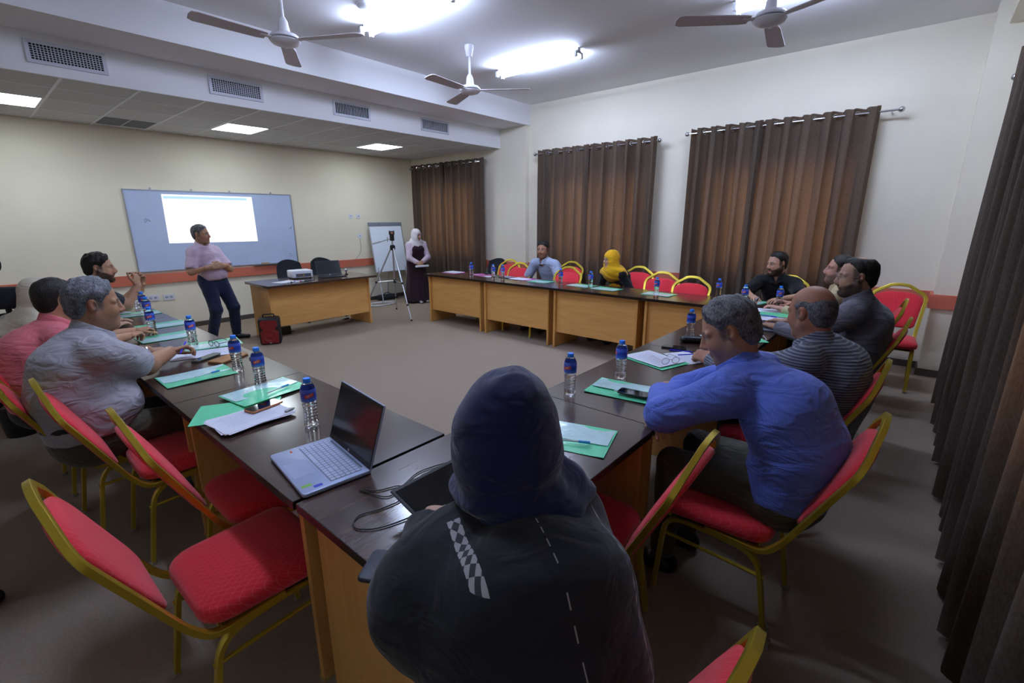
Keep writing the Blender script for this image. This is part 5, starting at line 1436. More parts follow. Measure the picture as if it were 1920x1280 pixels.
def person(name, label, pelvis, yaw, head, o):
    """pelvis (x,y) world, yaw = facing in degrees, head = (x,y,z) of head centre in world; o = options"""
    s = o.get('s', 1.0); q = o.get('q', 1.0); yw = math.radians(yaw); e = empty(name, (pelvis[0], pelvis[1], 0), yw)
    Rw = rot_ypr(yw, 0)
    def L(p): return Rw.T @ (np.array(p, float) - np.array((pelvis[0], pelvis[1], 0)))
    sit = o.get('sit', True); P = v3(0, 0, o.get('pz', (.50 + .10 * s) if sit else .93 * s)); fat = o.get('girth', 1.0)
    Hc = L(head); hy, hp, hr = [math.radians(a) for a in o.get('look', (0, 0, 0))]; Rh = rot_ypr(hy - yw, hp, hr)
    N = Hc + v3(-.025, 0, -.168) * s * .55 + Rh @ (v3(-.03, 0, -.165) * s) * .45
    sp = N - P; slouch = o.get('slouch', .05); ctl = P + v3(-slouch, 0, np.linalg.norm(sp) * .55)
    bez = lambda t: P * (1 - t) ** 2 + ctl * 2 * t * (1 - t) + N * t * t
    tw = math.radians(o.get('twist', 0)); sv0 = v3(0, 1, 0); sv1 = v3(-math.sin(tw), math.cos(tw), 0)
    T0, T1, T2, T3 = bez(0), bez(.36), bez(.66), bez(.87)
    shd = o.get('shw', .172) * s; drop = o.get('drop', .035)
    fw = v3(math.cos(tw), math.sin(tw), 0)
    SH = {}
    for sd in (1, -1):
        hunch = o.get('hunch', .03)
        SH[sd] = bez(.92) + sv1 * sd * shd + fw * hunch * .6 - v3(0, 0, drop * .6)
    l1, l2 = .285 * s, .255 * s; EL = {}; WR = {}; HD = {}
    for sd, key in ((1, 'lh'), (-1, 'rh')):
        h = o.get(key, {}); tgt = L(h['at']) if 'at' in h else SH[sd] + v3(.1, sd * .05, -.5)
        SHp = SH[sd].copy()
        if 'elbow' in h:
            el = L(h['elbow']); d_ = el - SHp; Ld = np.linalg.norm(d_); EL[sd] = SHp + d_ / Ld * min(Ld, l1 * 1.12); wr = tgt; d_ = wr - EL[sd]; Ld = np.linalg.norm(d_); WR[sd] = EL[sd] + d_ / Ld * min(Ld, l2 * 1.12)
        else:
            pole = h.get('pole', (-.4, sd * .6, -1.0)); EL[sd], WR[sd] = ik(SHp, tgt, l1, l2, pole)
        fd = nrm(WR[sd] - EL[sd]); dr = nrm(Rw.T @ np.array(h['dir'], float)) if 'dir' in h else fd
        up = np.array(h.get('back', (0, 0, 1)), float); up = Rw.T @ up; up = nrm(up - dr * (up @ dr)); HD[sd] = np.stack([dr, np.cross(up, dr), up], 1)
    # legs
    HP = {sd: P + v3(0, sd * .085 * s, -.01) for sd in (1, -1)}; KN = {}; AN = {}; FT = {}
    for sd in (1, -1):
        if sit:
            kw = o.get('knee_w', .13); KN[sd] = P + v3(.40 * s, sd * kw, -.03); AN[sd] = v3(KN[sd][0] + o.get('foot_fwd', .02), sd * (kw - .01), .09); FT[sd] = v3(1, sd * .2, 0)
        else:
            ft = o['feet'][0 if sd == 1 else 1]; A = L((ft[0], ft[1], .085)); KN[sd], AN[sd] = ik(HP[sd], A, .435 * s, .43 * s, (1, 0, 0)); FT[sd] = nrm(Rw.T @ np.array((math.cos(math.radians(ft[2])), math.sin(math.radians(ft[2])), 0)))
    tr = o.get('torso', (.155, .118, .145, .112, .165, .12, .15, .085)); tr = [a * s * (fat if i < 4 else (1 + (fat - 1) * .5)) for i, a in enumerate(tr)]
    belly = o.get('belly', 0.0)
    def torso(F, off, caps=None):
        F.eseg(T0, T1, (tr[0] + off, tr[1] + off), (tr[2] + off, tr[3] + off), sv0, .05, cap=caps); F.eseg(T1, T2, (tr[2] + off, tr[3] + off), (tr[4] + off, tr[5] + off), sv1, .05, cap=caps)
        F.eseg(T2, T3, (tr[4] + off, tr[5] + off), (tr[6] * .62 + off, tr[7] + off), sv1, .05, cap=caps)
        for sd in (1, -1): F.seg(bez(.98) + sv1 * sd * .035 * s, SH[sd], .05 * s + off, .058 * s + off, .05, cap=caps)
        if belly: F.ell(bez(.22) + v3(.085 * s, 0, 0), (.10 * s + belly + off, .155 * s * fat + off, .145 * s + off), None, .06, cap=caps)
        if o.get('bust'): 
            for sd in (1, -1): F.ell(bez(.62) + fw * (.095 * s) + sv1 * sd * .07 * s, (.06 * s + off, .065 * s + off, .065 * s + off), None, .05)
    ar = o.get('arm', 1.0)
    def arm(F, off, sd, upto=1.0, fore=1.0, caps=None, fl=1.0):
        F.seg(SH[sd], EL[sd], (.056 * ar * s + off) * fl, (.044 * ar * s + off), .03, cap=caps)
        if fore > 0: F.seg(EL[sd], EL[sd] + (WR[sd] - EL[sd]) * fore, .043 * ar * s + off, (.043 + (.028 - .043) * fore) * ar * s + off, .02, cap=caps)
    pts = [T0, T1, T2, T3, Hc] + [d[sd] for d in (SH, EL, WR) for sd in (1, -1)]; PA = np.array(pts)
    lo, hi = PA.min(0) - .24, PA.max(0) + .24
    # --- body: torso, arms and neck coarse, head and hands fine, one mesh
    hb = .011 * q; F = Field(lo, hi, hb); torso(F, -.012)
    for sd in (1, -1): arm(F, 0.0, sd)
    F.seg(bez(.97), N + (Hc - N) * .35, .06 * s, .052 * s, .03)
    F.plane(N + (Hc - N) * .4, Hc - N)
    if sit or o.get('legs', True):
        LF = Field(np.minimum(P - .25, np.array([KN[1], KN[-1], AN[1], AN[-1]]).min(0) - .15), np.maximum(P + .25, np.array([KN[1], KN[-1], AN[1], AN[-1]]).max(0) + .15), .016 * max(1, q))
        for sd in (1, -1): LF.seg(HP[sd], KN[sd], .07 * s, .05 * s, .03); LF.seg(KN[sd], AN[sd], .048 * s, .036 * s, .02)
        legs = LF.mesh()
    skin = np.array(lin(o.get('skin', '#b98f74'))[:3])
    v, qd = F.mesh(); parts = [(v, qd)]; cols = [np.tile(skin, (len(v), 1))]
    if sit or o.get('legs', True): parts.append(legs); cols.append(np.tile(skin, (len(legs[0]), 1)))
    Nl = Rh.T @ (N - Hc); hv, hq, hcx = build_head(.0038 * q, s, Nl, o); parts.append((hv @ Rh.T + Hc, hq)); cols.append(hcx)
    for sd, key in ((1, 'lh'), (-1, 'rh')):
        h = o.get(key, {})
        if h.get('hide'): continue
        # thumb lies on the inner side: +y of the hand frame is left of the finger direction seen from the back of the hand
        tv, tq = build_hand(.0034 * max(1, q * .9), s, h, -sd); parts.append((tv @ HD[sd].T + WR[sd], tq))
        cc = np.tile(skin, (len(tv), 1)); tip = sstep(.11, .17, tv[:, 0] / s)[:, None]; cc = cc * (1 - .25 * tip) + .25 * tip * skin * np.array((1.1, .8, .78)); cols.append(cc)
    np_obj('body', parts, M_skin, e, cols)
    # --- hair
    if o.get('hair'):
        a, b = build_hair(.0042 * q, s, o); np_obj('hair', [(a @ Rh.T + Hc, b)], o['hair_mat'], e)
    # --- top garment
    if o.get('top'):
        hs = o.get('cloth_h', .0095) * q; F = Field(lo, hi, hs); lowdir = P - T1
        hem = (P + nrm(lowdir) * o.get('hem', .05), lowdir); ofs = o.get('loose', .012)
        torso(F, ofs, hem); sl = o.get('sleeve', .6)
        for sd in (1, -1):
            if sl <= 1: 
                c = SH[sd] + (EL[sd] - SH[sd]) * sl; F.seg(SH[sd], EL[sd], (.058 * ar * s + ofs), (.052 * ar * s + ofs * 1.5), .035, cap=(c, EL[sd] - SH[sd]))
            else:
                w = WR[sd] - EL[sd]; c = EL[sd] + w * (sl - 1); lf = o.get('sleeve_flare', 0.0)
                F.seg(SH[sd], EL[sd], .058 * ar * s + ofs, .05 * ar * s + ofs + lf * .5, .035); F.seg(EL[sd], WR[sd], .047 * ar * s + ofs + lf * .6, .033 * s + ofs * .8 + lf, .02, cap=(c, w))
        if o.get('batwing'):
            for sd in (1, -1):
                F.seg(bez(.62) + sv1 * sd * .10, (EL[sd] + SH[sd]) / 2, .095, .085, .10); F.seg(bez(.25) + sv1 * sd * .12, EL[sd] * .8 + SH[sd] * .2, .085, .085, .10)
        wa = o.get('wrinkle', .0035)
        if wa:
            els = [EL[1], EL[-1], bez(.12), SH[1] * .6 + bez(.75) * .4, SH[-1] * .6 + bez(.75) * .4]
            def wr_fn(x, y, z):
                m = .35
                for c in els: m = m + .8 * np.exp(-((x - f32(c[0])) ** 2 + (y - f32(c[1])) ** 2 + (z - f32(c[2])) ** 2) / .012)
                return wa * m * ripple(x, y, z, o.get('seed', 1), 1.25, .6)
            F.disp(wr_fn)
        nu = nrm(Hc - N); nb = o.get('neck', .055)
        F.seg(N - nu * .035 + fw * .01, N + nu * .14, (nb + .002) * s, (nb + .034) * s, .006, 's')
        tm = np_obj('shirt' if not o.get('top_name') else o['top_name'], [F.mesh()], o['top'], e)
        if o.get('collar'):
            F = Field(N - .17, N + .17, .0055 * q); u = nu
            top_c = N + u * .066 * s; tilt = u * 1.0 + fw * .45
            F.seg(N - u * .03, N + u * .085, (nb + .042) * s, (nb + .012) * s, .0, cap=[(top_c, tilt), (N - u * .012 * s, -u - fw * .25)])
            F.seg(N - u * .1, N + u * .14, (nb + .0045) * s, (nb + .0045) * s, 0, 's')
            cf = N + fw * (nb + .02) * s
            F.eseg(cf + u * .06, cf - u * .04, (.034 * s, .06), (.004 * s, .06), sv1, 0, 's')
            np_obj('collar', [F.mesh()], o['top'], e)
    # --- trousers
    if o.get('legs_mat'):
        KA = np.array([KN[1], KN[-1], AN[1], AN[-1], P]); hs = .013 * q; F = Field(KA.min(0) - .2, KA.max(0) + .22, hs)
        F.eseg(P - v3(0, 0, .03), T1 * .45 + P * .55, (tr[0] + .01, tr[1] + .012), (tr[0] + .002, tr[1] + .004), sv0, .04, cap=(P + nrm(T1 - P) * (o.get('waist', .10)), T1 - P))
        for sd in (1, -1):
            lg_ = o.get('leg', 1.0); F.seg(HP[sd], KN[sd], .088 * s * lg_, .066 * s * lg_, .04); F.seg(KN[sd], AN[sd], .064 * s * lg_, .052 * s * lg_, .02, cap=(AN[sd] + (KN[sd] - AN[sd]) * .02, AN[sd] - KN[sd]))
        F.disp(lambda x, y, z: .003 * ripple(x, y, z, 5, 1.1, .6))
        np_obj('trousers', [F.mesh()], o['legs_mat'], e)
        if o.get('belt'):
            F = Field(P - .25, P + v3(.25, .25, .3), .008 * q); c = P + nrm(T1 - P) * (o.get('waist', .10) - .015)
            F.eseg(P, T1 * .6 + P * .4, (tr[0] + .016, tr[1] + .018), (tr[0] + .012, tr[1] + .014), sv0, 0, cap=[(c + nrm(T1 - P) * .018, T1 - P), (c - nrm(T1 - P) * .018, P - T1)])
            np_obj('belt', [F.mesh()], M_sole, e)
    if o.get('shoes', True):
        for sd in (1, -1):
            d = FT[sd]; A = AN[sd]; F = Field(A + v3(-.3, -.3, -.12), A + v3(.35, .3, .1), .009 * max(1, q * .8)); d = nrm(v3(d[0], d[1], 0)); sdv = np.cross(v3(0, 0, 1), d)
            F.seg(A + v3(0, 0, -.005), A + v3(0, 0, -.04), .045 * s, .045 * s, .02); F.eseg(v3(A[0], A[1], .04) - d * .04 * s, v3(A[0], A[1], .032) + d * .15 * s, (.042 * s, .038 * s), (.046 * s, .028 * s), sdv, .03); F.plane(v3(0, 0, .0), v3(0, 0, -1))
            np_obj('shoe', [F.mesh()], o.get('shoe_mat', M_sole), e)
    info = dict(e=e, P=P, N=N, Hc=Hc, Rh=Rh, SH=SH, EL=EL, WR=WR, bez=bez, fw=fw, sv1=sv1, tr=tr, T=(T0, T1, T2, T3), s=s, q=q, lo=lo, hi=hi, KN=KN, AN=AN, L=L, HD=HD)
    tag(e, label, 'person')
    return info
def hijab(I, m, o):
    """headscarf: wraps the head, neck and shoulders, open at the face"""
    s, Hc, Rh, N, q = I['s'], I['Hc'], I['Rh'], I['N'], I['q']; sv1, fw = I['sv1'], I['fw']
    F = Field(np.minimum(I['lo'], Hc - .3), np.maximum(I['hi'], Hc + .3), o.get('h', .008) * q)
    W = lambda p: Hc + Rh @ (np.array(p, float) * s)
    fl = o.get('full', 1.0)
    F.ell(W((-.02, 0, .035)), np.array((.118, .098, .108)) * s * fl, Rh, .03); F.ell(W((-.01, 0, -.04)), np.array((.1, .088, .11)) * s * fl, Rh, .04)
    dn = nrm(N - Hc)
    F.eseg(Hc + dn * .06 * s, N + dn * .0 * s, (.098 * s * fl, .096 * s * fl), (.11 * s, .10 * s), sv1, .05)
    dp = o.get('cape', .12)
    if dp:
        T3, T2 = I['T'][3], I['T'][2]
        for sd in (1, -1): F.seg(N + dn * .03, I['SH'][sd] + v3(0, 0, .01), .085 * s, .075 * s, .06)
        F.eseg(N + dn * .02, N + (T2 - N) * o.get('cape_len', .9), (.13 * s, .11 * s), (.175 * s, .145 * s), sv1, .07, cap=(N + (T2 - N) * o.get('cape_len', .9), T2 - N))
    if o.get('tail'):
        for (a, b, ra, rb) in o['tail']: F.seg(I['L'](a), I['L'](b), ra, rb, .04)
    F.ell(W((.105, 0, -.03)), np.array((.062, .056, .082)) * s * o.get('open', 1.0), Rh, .012, 's')
    fa = o.get('fold', .006); ds = np.array(o.get('fold_dir', (.5, .3, 1.0))); ds = nrm(ds)
    c = N
    def fn(x, y, z):
        a = np.arctan2(y - f32(c[1]), x - f32(c[0])); r = np.sqrt((y - f32(c[1])) ** 2 + (x - f32(c[0])) ** 2)
        w = (z - f32(c[2])) * 46 + 2.2 * np.sin(a * 1.3 + .7) + 9 * r
        m = .35 + .65 * sstep(f32(c[2] + .16 * s), f32(c[2] + .02), z)
        return fa * m * (np.sin(w + 1.2 * np.sin(a * 2 + z * 14)) * .8 + .5 * np.sin(w * 1.9 + a * 3))
    F.disp(fn)
    return np_obj('headscarf', [F.mesh()], m, I['e'])
def glasses(I, col='#1d1a18', thick=.0016):
    s = I['s']; W = lambda p: tuple(I['Hc'] + I['Rh'] @ (np.array(p, float) * s)); b = MB()
    for y in (-1, 1):
        b.tube([W((.1045 - .25 * max(0, abs(.032 + .021 * math.cos(a)) - .03), y * (.032 + .021 * math.cos(a)), .002 + .016 * math.sin(a))) for a in [2 * math.pi * k / 14 for k in range(14)]], thick, 5, closed=True)
        b.tube([W((.099, y * .053, .008)), W((.06, y * .074, .008)), W((-.012, y * .083, .006))], thick, 5)
    b.tube([W((.1045, -.011, .006)), W((.108, 0, .009)), W((.1045, .011, .006))], thick, 5)
    b.build('eyeglasses', mat('spec_' + col, col, rough=.3), I['e'])
# ================================================================== the people in the room
H_black = hair_mat('hair_black', '#0d0b0a', '#2a2421')
H_dark = hair_mat('hair_dark', '#141110', '#38302b')
H_grey = hair_mat('hair_grey', '#3d3e44', '#86878d')
H_salt = hair_mat('hair_salt', '#232326', '#77777d')
TR_olive = cloth_mat('olive_trousers', '#4a463a', wr=.5)
TR_dark = cloth_mat('dark_trousers', '#1e1f24', wr=.5)
TR_jeans = cloth_mat('navy_jeans', '#1b2440', wr=.5)
# ---- man in the grey polo, left row
I = person('person', 'heavy grey-haired man in a grey polo holding a blue pen, left row', (.26, 3.13), 2, (.40, 3.19, 1.235), dict(
    s=1.04, girth=1.28, belly=.07, arm=1.22, shw=.185, look=(-2, 8, 0), slouch=.10, skin='#a67a5e', neck=.064, wide=1.08, fat=1, hair='short', hair_mat=H_grey, side='#6b6462', hair_t=.013, brow='#3a332f', beard=.25, beard_col='#6b5a50',
    top=cloth_mat('grey_polo', '#a29fa6', wr=.7), sleeve=.8, collar=1, loose=.016, wrinkle=.005, seed=4, hem=.0, legs_mat=TR_olive, belt=1,
    rh=dict(at=(.735, 3.43, .86), elbow=(.59, 3.22, .845), dir=(.85, .05, .12), curl=.75, back=(.15, .3, 1), thumb=.75), lh=dict(at=(.665, 3.68, .835), elbow=(.44, 3.52, .86), dir=(.8, .25, -.1), curl=.3)))
wv = I['WR'][1]; wd = nrm(I['WR'][1] - I['EL'][1]); c = wv - wd * .03; u = nrm(np.cross(wd, (0, 0, 1))); w2 = np.cross(u, wd)
MB().tube([tuple(c + (u * math.cos(a) * 1.08 + w2 * math.sin(a)) * .037) for a in [2 * math.pi * k / 18 for k in range(18)]], .0065, 6, closed=True).build('wrist_watch', M_chrome, I['e'])
# the pen he holds, its own thing
e = empty('ballpoint_pen', (.80, 3.42, .865), math.radians(62)); MB().tube([(-.075, 0, -.01), (.015, 0, .012)], .0042, 8).build('barrel', M_pen, e); MB().tube([(.015, 0, .012), (.075, 0, .027)], .0052, 8).build('cap', M_pen, e)
tag(e, 'blue pen held between the fingers of the man in the grey polo', 'pen', 'blue ballpoint pens')
# ---- man in the pink polo
I = person('person', 'man in a pink polo with glasses and clasped hands, turned away', (.14, 3.88), 4, (.325, 3.90, 1.195), dict(
    s=1.0, q=1.2, girth=1.1, look=(28, 4, 0), slouch=.09, skin='#b48566', hair='short', hair_mat=H_black, hair_t=.005, beard=.2, neck=.06,
    top=cloth_mat('pink_polo', '#d06c76', wr=.6), sleeve=.8, collar=1, seed=7, legs_mat=TR_dark,
    rh=dict(at=(.74, 4.26, .845), elbow=(.55, 4.0, .85), dir=(.75, .6, .05), curl=.8), lh=dict(at=(.74, 4.36, .85), elbow=(.52, 4.24, .86), dir=(.85, .25, .05), curl=.8)))
glasses(I)
# ---- woman in the cream headscarf beyond him
I = person('person', 'woman in a cream headscarf leaning behind the pink-polo man', (.16, 4.93), 0, (.32, 4.74, 1.125), dict(
    s=.95, q=1.5, look=(15, 18, 0), slouch=.10, skin='#c39b80', top=cloth_mat('pale_grey_coat', '#a9a597', wr=.5), sleeve=1.92, legs_mat=TR_dark, top_name='coat', lh=dict(at=(.70, 5.0, .83)), rh=dict(at=(.68, 4.75, .83))))
hijab(I, cloth_mat('cream_scarf', '#c9c0ab', wr=.4), dict(h=.009))
# ---- bearded man gesturing
I = person('person', 'bearded dark-haired man gesturing with raised hands at the far left', (.40, 5.82), 4, (.80, 5.62, 1.235), dict(
    s=1.02, q=1.35, look=(-14, 4, 0), slouch=.06, skin='#b98d70', hair='short', hair_mat=H_black, hair_t=.012, hair_top=.006, beard=1, beard_col='#17120f', arm=1.12, neck=.06,
    top=cloth_mat('dark_tshirt', '#34383f', wr=.5), sleeve=.7, seed=9, legs_mat=TR_dark,
    rh=dict(at=(1.05, 5.62, 1.05), elbow=(.93, 5.60, .87), dir=(.15, .25, .9), curl=.75, back=(.7, -.7, 0)), lh=dict(at=(1.12, 5.82, 1.03), elbow=(.95, 5.88, .86), dir=(.2, -.15, .9), curl=.7, back=(.8, .5, 0))))
# ---- presenter
I = person('person', 'standing presenter in a pink checked shirt and navy jeans', (2.17, 7.22), -72, (2.115, 7.20, 1.47), dict(
    s=.965, q=1.35, sit=False, pz=.885, look=(-44, 2, 0), slouch=.0, skin='#a98066', hair='short', side='#5f5956', hair_mat=H_salt, hair_t=.010, beard=.2, belly=.02, girth=1.0,
    top=cloth_mat('pink_check_shirt', '#c9b4cb', wr=.5, pattern='check', col2='#a58fb4', fac=.12, per=.02), sleeve=.85, collar=1, loose=.014, hem=.0, seed=12, legs_mat=TR_jeans, waist=.075, belt=1,
    shw=.15, drop=.06, leg=1.22, feet=((2.37, 7.24, -35), (2.06, 7.24, -75)), lh=dict(at=(2.25, 6.98, 1.07), elbow=(2.36, 7.08, 1.0), dir=(-.8, -.25, .05), curl=.8, back=(.1, -.9, .4)), rh=dict(at=(2.10, 6.96, 1.06), elbow=(1.90, 7.08, 1.0), dir=(.85, -.1, .1), curl=.8, back=(-.1, -.9, .4))))
# ---- standing woman
I = person('person', 'standing woman in a white headscarf and plum pinafore holding papers', (5.99, 7.68), -106, (5.985, 7.62, 1.345), dict(
    s=.90, q=1.5, sit=False, pz=.84, look=(-82, 8, 0), slouch=.0, skin='#b98c74', legs=False, bust=1, top=cloth_mat('pale_pink_blouse', '#c9b8cc', wr=.5), top_name='blouse', sleeve=1.95, sleeve_flare=.004, seed=15, shoe_mat=M_alu,
    feet=((6.06, 7.55, -100), (5.92, 7.55, -110)), lh=dict(at=(5.95, 7.44, .83), pole=(-.2, 1, -.6), dir=(-.75, -.2, -.35), curl=.7, back=(-.2, -.9, .3)), rh=dict(at=(5.88, 7.45, .80), pole=(-.2, -1, -.6), dir=(.75, -.2, -.3), curl=.7, back=(.1, -.9, .3))))
F = Field((-.5, -.5, 0), (.5, .5, 1.3), .014); P_, T_ = I['P'], I['T']; s = I['s']
F.eseg(v3(0.01, 0, .02), P_ + v3(0, 0, -.05), (.27, .22), (.185, .15), v3(0, 1, 0), .05); F.eseg(P_ - v3(0, 0, .05), I['bez'](.5), (.185, .15), (.165, .135), v3(0, 1, 0), .06)
F.eseg(I['bez'](.45), I['bez'](.80), (.165, .14), (.13, .118), v3(0, 1, 0), .06, cap=(I['bez'](.80), v3(0, 0, 1)))
for sd in (1, -1): F.ell(I['bez'](.62) + I['fw'] * .09 + v3(0, sd * .065, 0), (.072, .072, .07), None, .05)
F.plane((0, 0, .025), (0, 0, -1))
F.disp(lambda x, y, z: .007 * np.sin(np.arctan2(y, x) * 9 + 2 * np.sin(z * 3)) * sstep(.85, .3, z))
np_obj('pinafore_dress', [F.mesh()], cloth_mat('plum_dress', '#2a1622', wr=.4), I['e'])
hijab(I, cloth_mat('white_scarf', '#d9d3da', wr=.4), dict(h=.0075, cape_len=.85, open=1.0))
e = empty('rolled_papers', (5.90, 7.385, .755), math.radians(-8)); MB().rbox(-.15, .15, -.02, .02, -.02, .02, .018, zr=.01).build('roll', M_paper, e, angle=60); MB().box(-.14, .14, .012, .0205, -.004, .006).build('sheet_edge', M_ink, e, smooth=False)
tag(e, 'white papers held in both hands by the standing woman', 'paper')
# ---- right row
I = person('person', 'dark-haired man in a pale blue polo seated before the curtain', (5.98, 4.27), 182, (5.76, 4.31, 1.2), dict(
    s=1.04, q=1.5, look=(197, 3, 0), slouch=.04, skin='#a07258', hair='short', hair_mat=H_black, hair_t=.011, hair_x=.078, beard=.45, beard_col='#2a211c', girth=1.05,
    top=cloth_mat('pale_blue_polo', '#a9b4d0', wr=.6), sleeve=.85, collar=1, seed=17, legs_mat=TR_dark, rh=dict(at=(5.52, 4.62, .76)), lh=dict(at=(5.50, 3.98, .76))))
I = person('person', 'woman in a yellow headscarf and glasses with a bright printed top', (5.98, 3.06), 172, (5.72, 3.13, 1.115), dict(
    s=.92, q=1.4, look=(150, 3, 0), slouch=.03, skin='#c59c86', shw=.15, arm=.85, girth=.9, top=cloth_mat('black_top', '#14141a', wr=.5), sleeve=1.9, seed=19, top_name='blouse', legs_mat=TR_dark, rh=dict(at=(5.60, 3.22, .70)), lh=dict(at=(5.60, 2.96, .70)), bust=1))
def print_mat():
    m = bpy.data.materials.new('bright_print'); m.use_nodes = True; t = NT(m); b = t.n['Principled BSDF']; b.inputs['Roughness'].default_value = .8
    tc = t.new('ShaderNodeTexCoord'); vo = t.new('ShaderNodeTexVoronoi'); vo.inputs['Scale'].default_value = 22; t.link(tc.outputs['Object'], vo.inputs['Vector'])
    sp = t.new('ShaderNodeSeparateColor'); t.link(vo.outputs['Color'], sp.inputs[0]); cr = t.new('ShaderNodeValToRGB'); cr.color_ramp.interpolation = 'CONSTANT'
    el = cr.color_ramp.elements; el[0].color = lin('#e3a312'); el[1].position = .3; el[1].color = lin('#c8261c')
    for p, c in ((.55, '#1f8a3c'), (.7, '#e8b81c'), (.85, '#151515')): q_ = el.new(p); q_.color = lin(c)
    t.link(sp.outputs[0], cr.inputs[0]); t.link(cr.outputs[0], b.inputs['Base Color']); return m
bp_ = I['bez'](.44) + I['fw'] * .12
F = Field(bp_ - .22, bp_ + .22, .010); F.ell(bp_, (.055, .125, .115), None, .0); np_obj('printed_panel', [F.mesh()], print_mat(), I['e'])
hijab(I, cloth_mat('yellow_scarf', '#d9a514', wr=.4), dict(h=.008, cape_len=.5, open=.98)); glasses(I, '#3a2a22')
I = person('person', 'bearded man in a black shirt at the right corner', (6.0, 1.10), 178, (5.83, 1.145, 1.165), dict(
    s=1.0, q=1.35, look=(140, 8, 0), slouch=.05, skin='#b88e76', hair='short', hair_mat=H_black, hair_t=.009, recede=.015, hair_x=.066, beard=1, beard_col='#15110f',
    top=cloth_mat('black_shirt', '#0f1014', wr=.5), sleeve=.9, collar=1, seed=21, legs_mat=TR_dark, rh=dict(at=(5.50, 1.28, .83), elbow=(5.72, 1.40, .84)), lh=dict(at=(5.48, 1.0, .83), elbow=(5.70, .86, .84))))
# ---- near row, far to near
I = person('person', 'man in a cream shirt half hidden behind the man in grey', (5.06, .33), 92, (5.06, .49, 1.205), dict(
    s=1.0, q=1.3, look=(98, -2, 0), slouch=.05, skin='#c08e7c', hair='short', hair_mat=H_dark, hair_t=.007, hair_x=.062, beard=.8, beard_col='#5e4c42',
    top=cloth_mat('cream_shirt', '#b9a886', wr=.5), sleeve=1.9, collar=1, seed=23, legs_mat=TR_dark, rh=dict(at=(5.25, .85, .83)), lh=dict(at=(4.88, .88, .83))))
I = person('person', 'bearded balding man in a grey shirt seated in the near row', (4.10, .20), 86, (4.0, .285, 1.255), dict(
    s=1.07, q=1.15, look=(102, 6, 0), slouch=.07, skin='#b48c76', hair='thin', hair_mat=H_black, hair_t=.010, recede=.028, hair_x=.062, beard=1, beard_col='#1d1815', neck=.058,
    top=cloth_mat('grey_shirt', '#66636f', wr=.7), sleeve=1.93, collar=1, loose=.018, wrinkle=.005, seed=25, legs_mat=TR_dark, rh=dict(at=(4.30, .72, .83)), lh=dict(at=(4.02, .74, .83), elbow=(3.86, .50, .82))))
glasses(I, '#8d8780', .0011)
I = person('person', 'bald grey-haired man in a checked shirt seen from behind', (2.84, .24), 82, (2.74, .355, 1.19), dict(
    s=1.05, girth=1.12, look=(62, 12, 0), slouch=.10, skin='#a06e54', hair='bald', side='#6a625e', hair_mat=H_salt, hair_t=.006, neck=.062, beard=.3, beard_col='#8a7a70', wide=1.04, q=1.0,
    top=cloth_mat('checked_shirt', '#4b5060', wr=.6, pattern='stripe', col2='#a3a7b6', fac=.6, per=.0135), sleeve=1.93, collar=1, loose=.018, wrinkle=.005, seed=27, hem=.08, legs_mat=TR_dark,
    rh=dict(at=(3.02, .78, .83)), lh=dict(at=(2.80, .84, .83), elbow=(2.62, .64, .84), dir=(.25, .9, .15), curl=.9, back=(-.6, 0, .8))))
I = person('person', 'grey-haired man in a blue shirt looking down with folded arms', (2.0, .25), 84, (2.005, .535, 1.2), dict(
    s=1.06, girth=1.12, look=(104, 27, 4), slouch=.12, hunch=.06, skin='#aa7f68', hair='short', side='#5f5956', hair_mat=H_salt, hair_t=.014, hair_x=.07, neck=.06, beard=.35, beard_col='#8b8078', brow='#3c3836', q=.95,
    top=cloth_mat('blue_shirt', '#5f76d6', wr=.75, pattern='vstripe', col2='#8398e4', fac=.35, per=.009), sleeve=1.9, collar=1, loose=.02, wrinkle=.006, seed=29, hem=.03, legs_mat=TR_olive, belt=1, arm=1.08,
    lh=dict(at=(2.08, .84, .85), elbow=(1.80, .70, .845), dir=(.95, .2, .0), curl=.5, back=(-.1, .3, .9)), rh=dict(at=(1.88, .765, .808), elbow=(2.14, .74, .85), dir=(-.95, -.33, -.05), curl=.35, back=(0, .2, 1))))
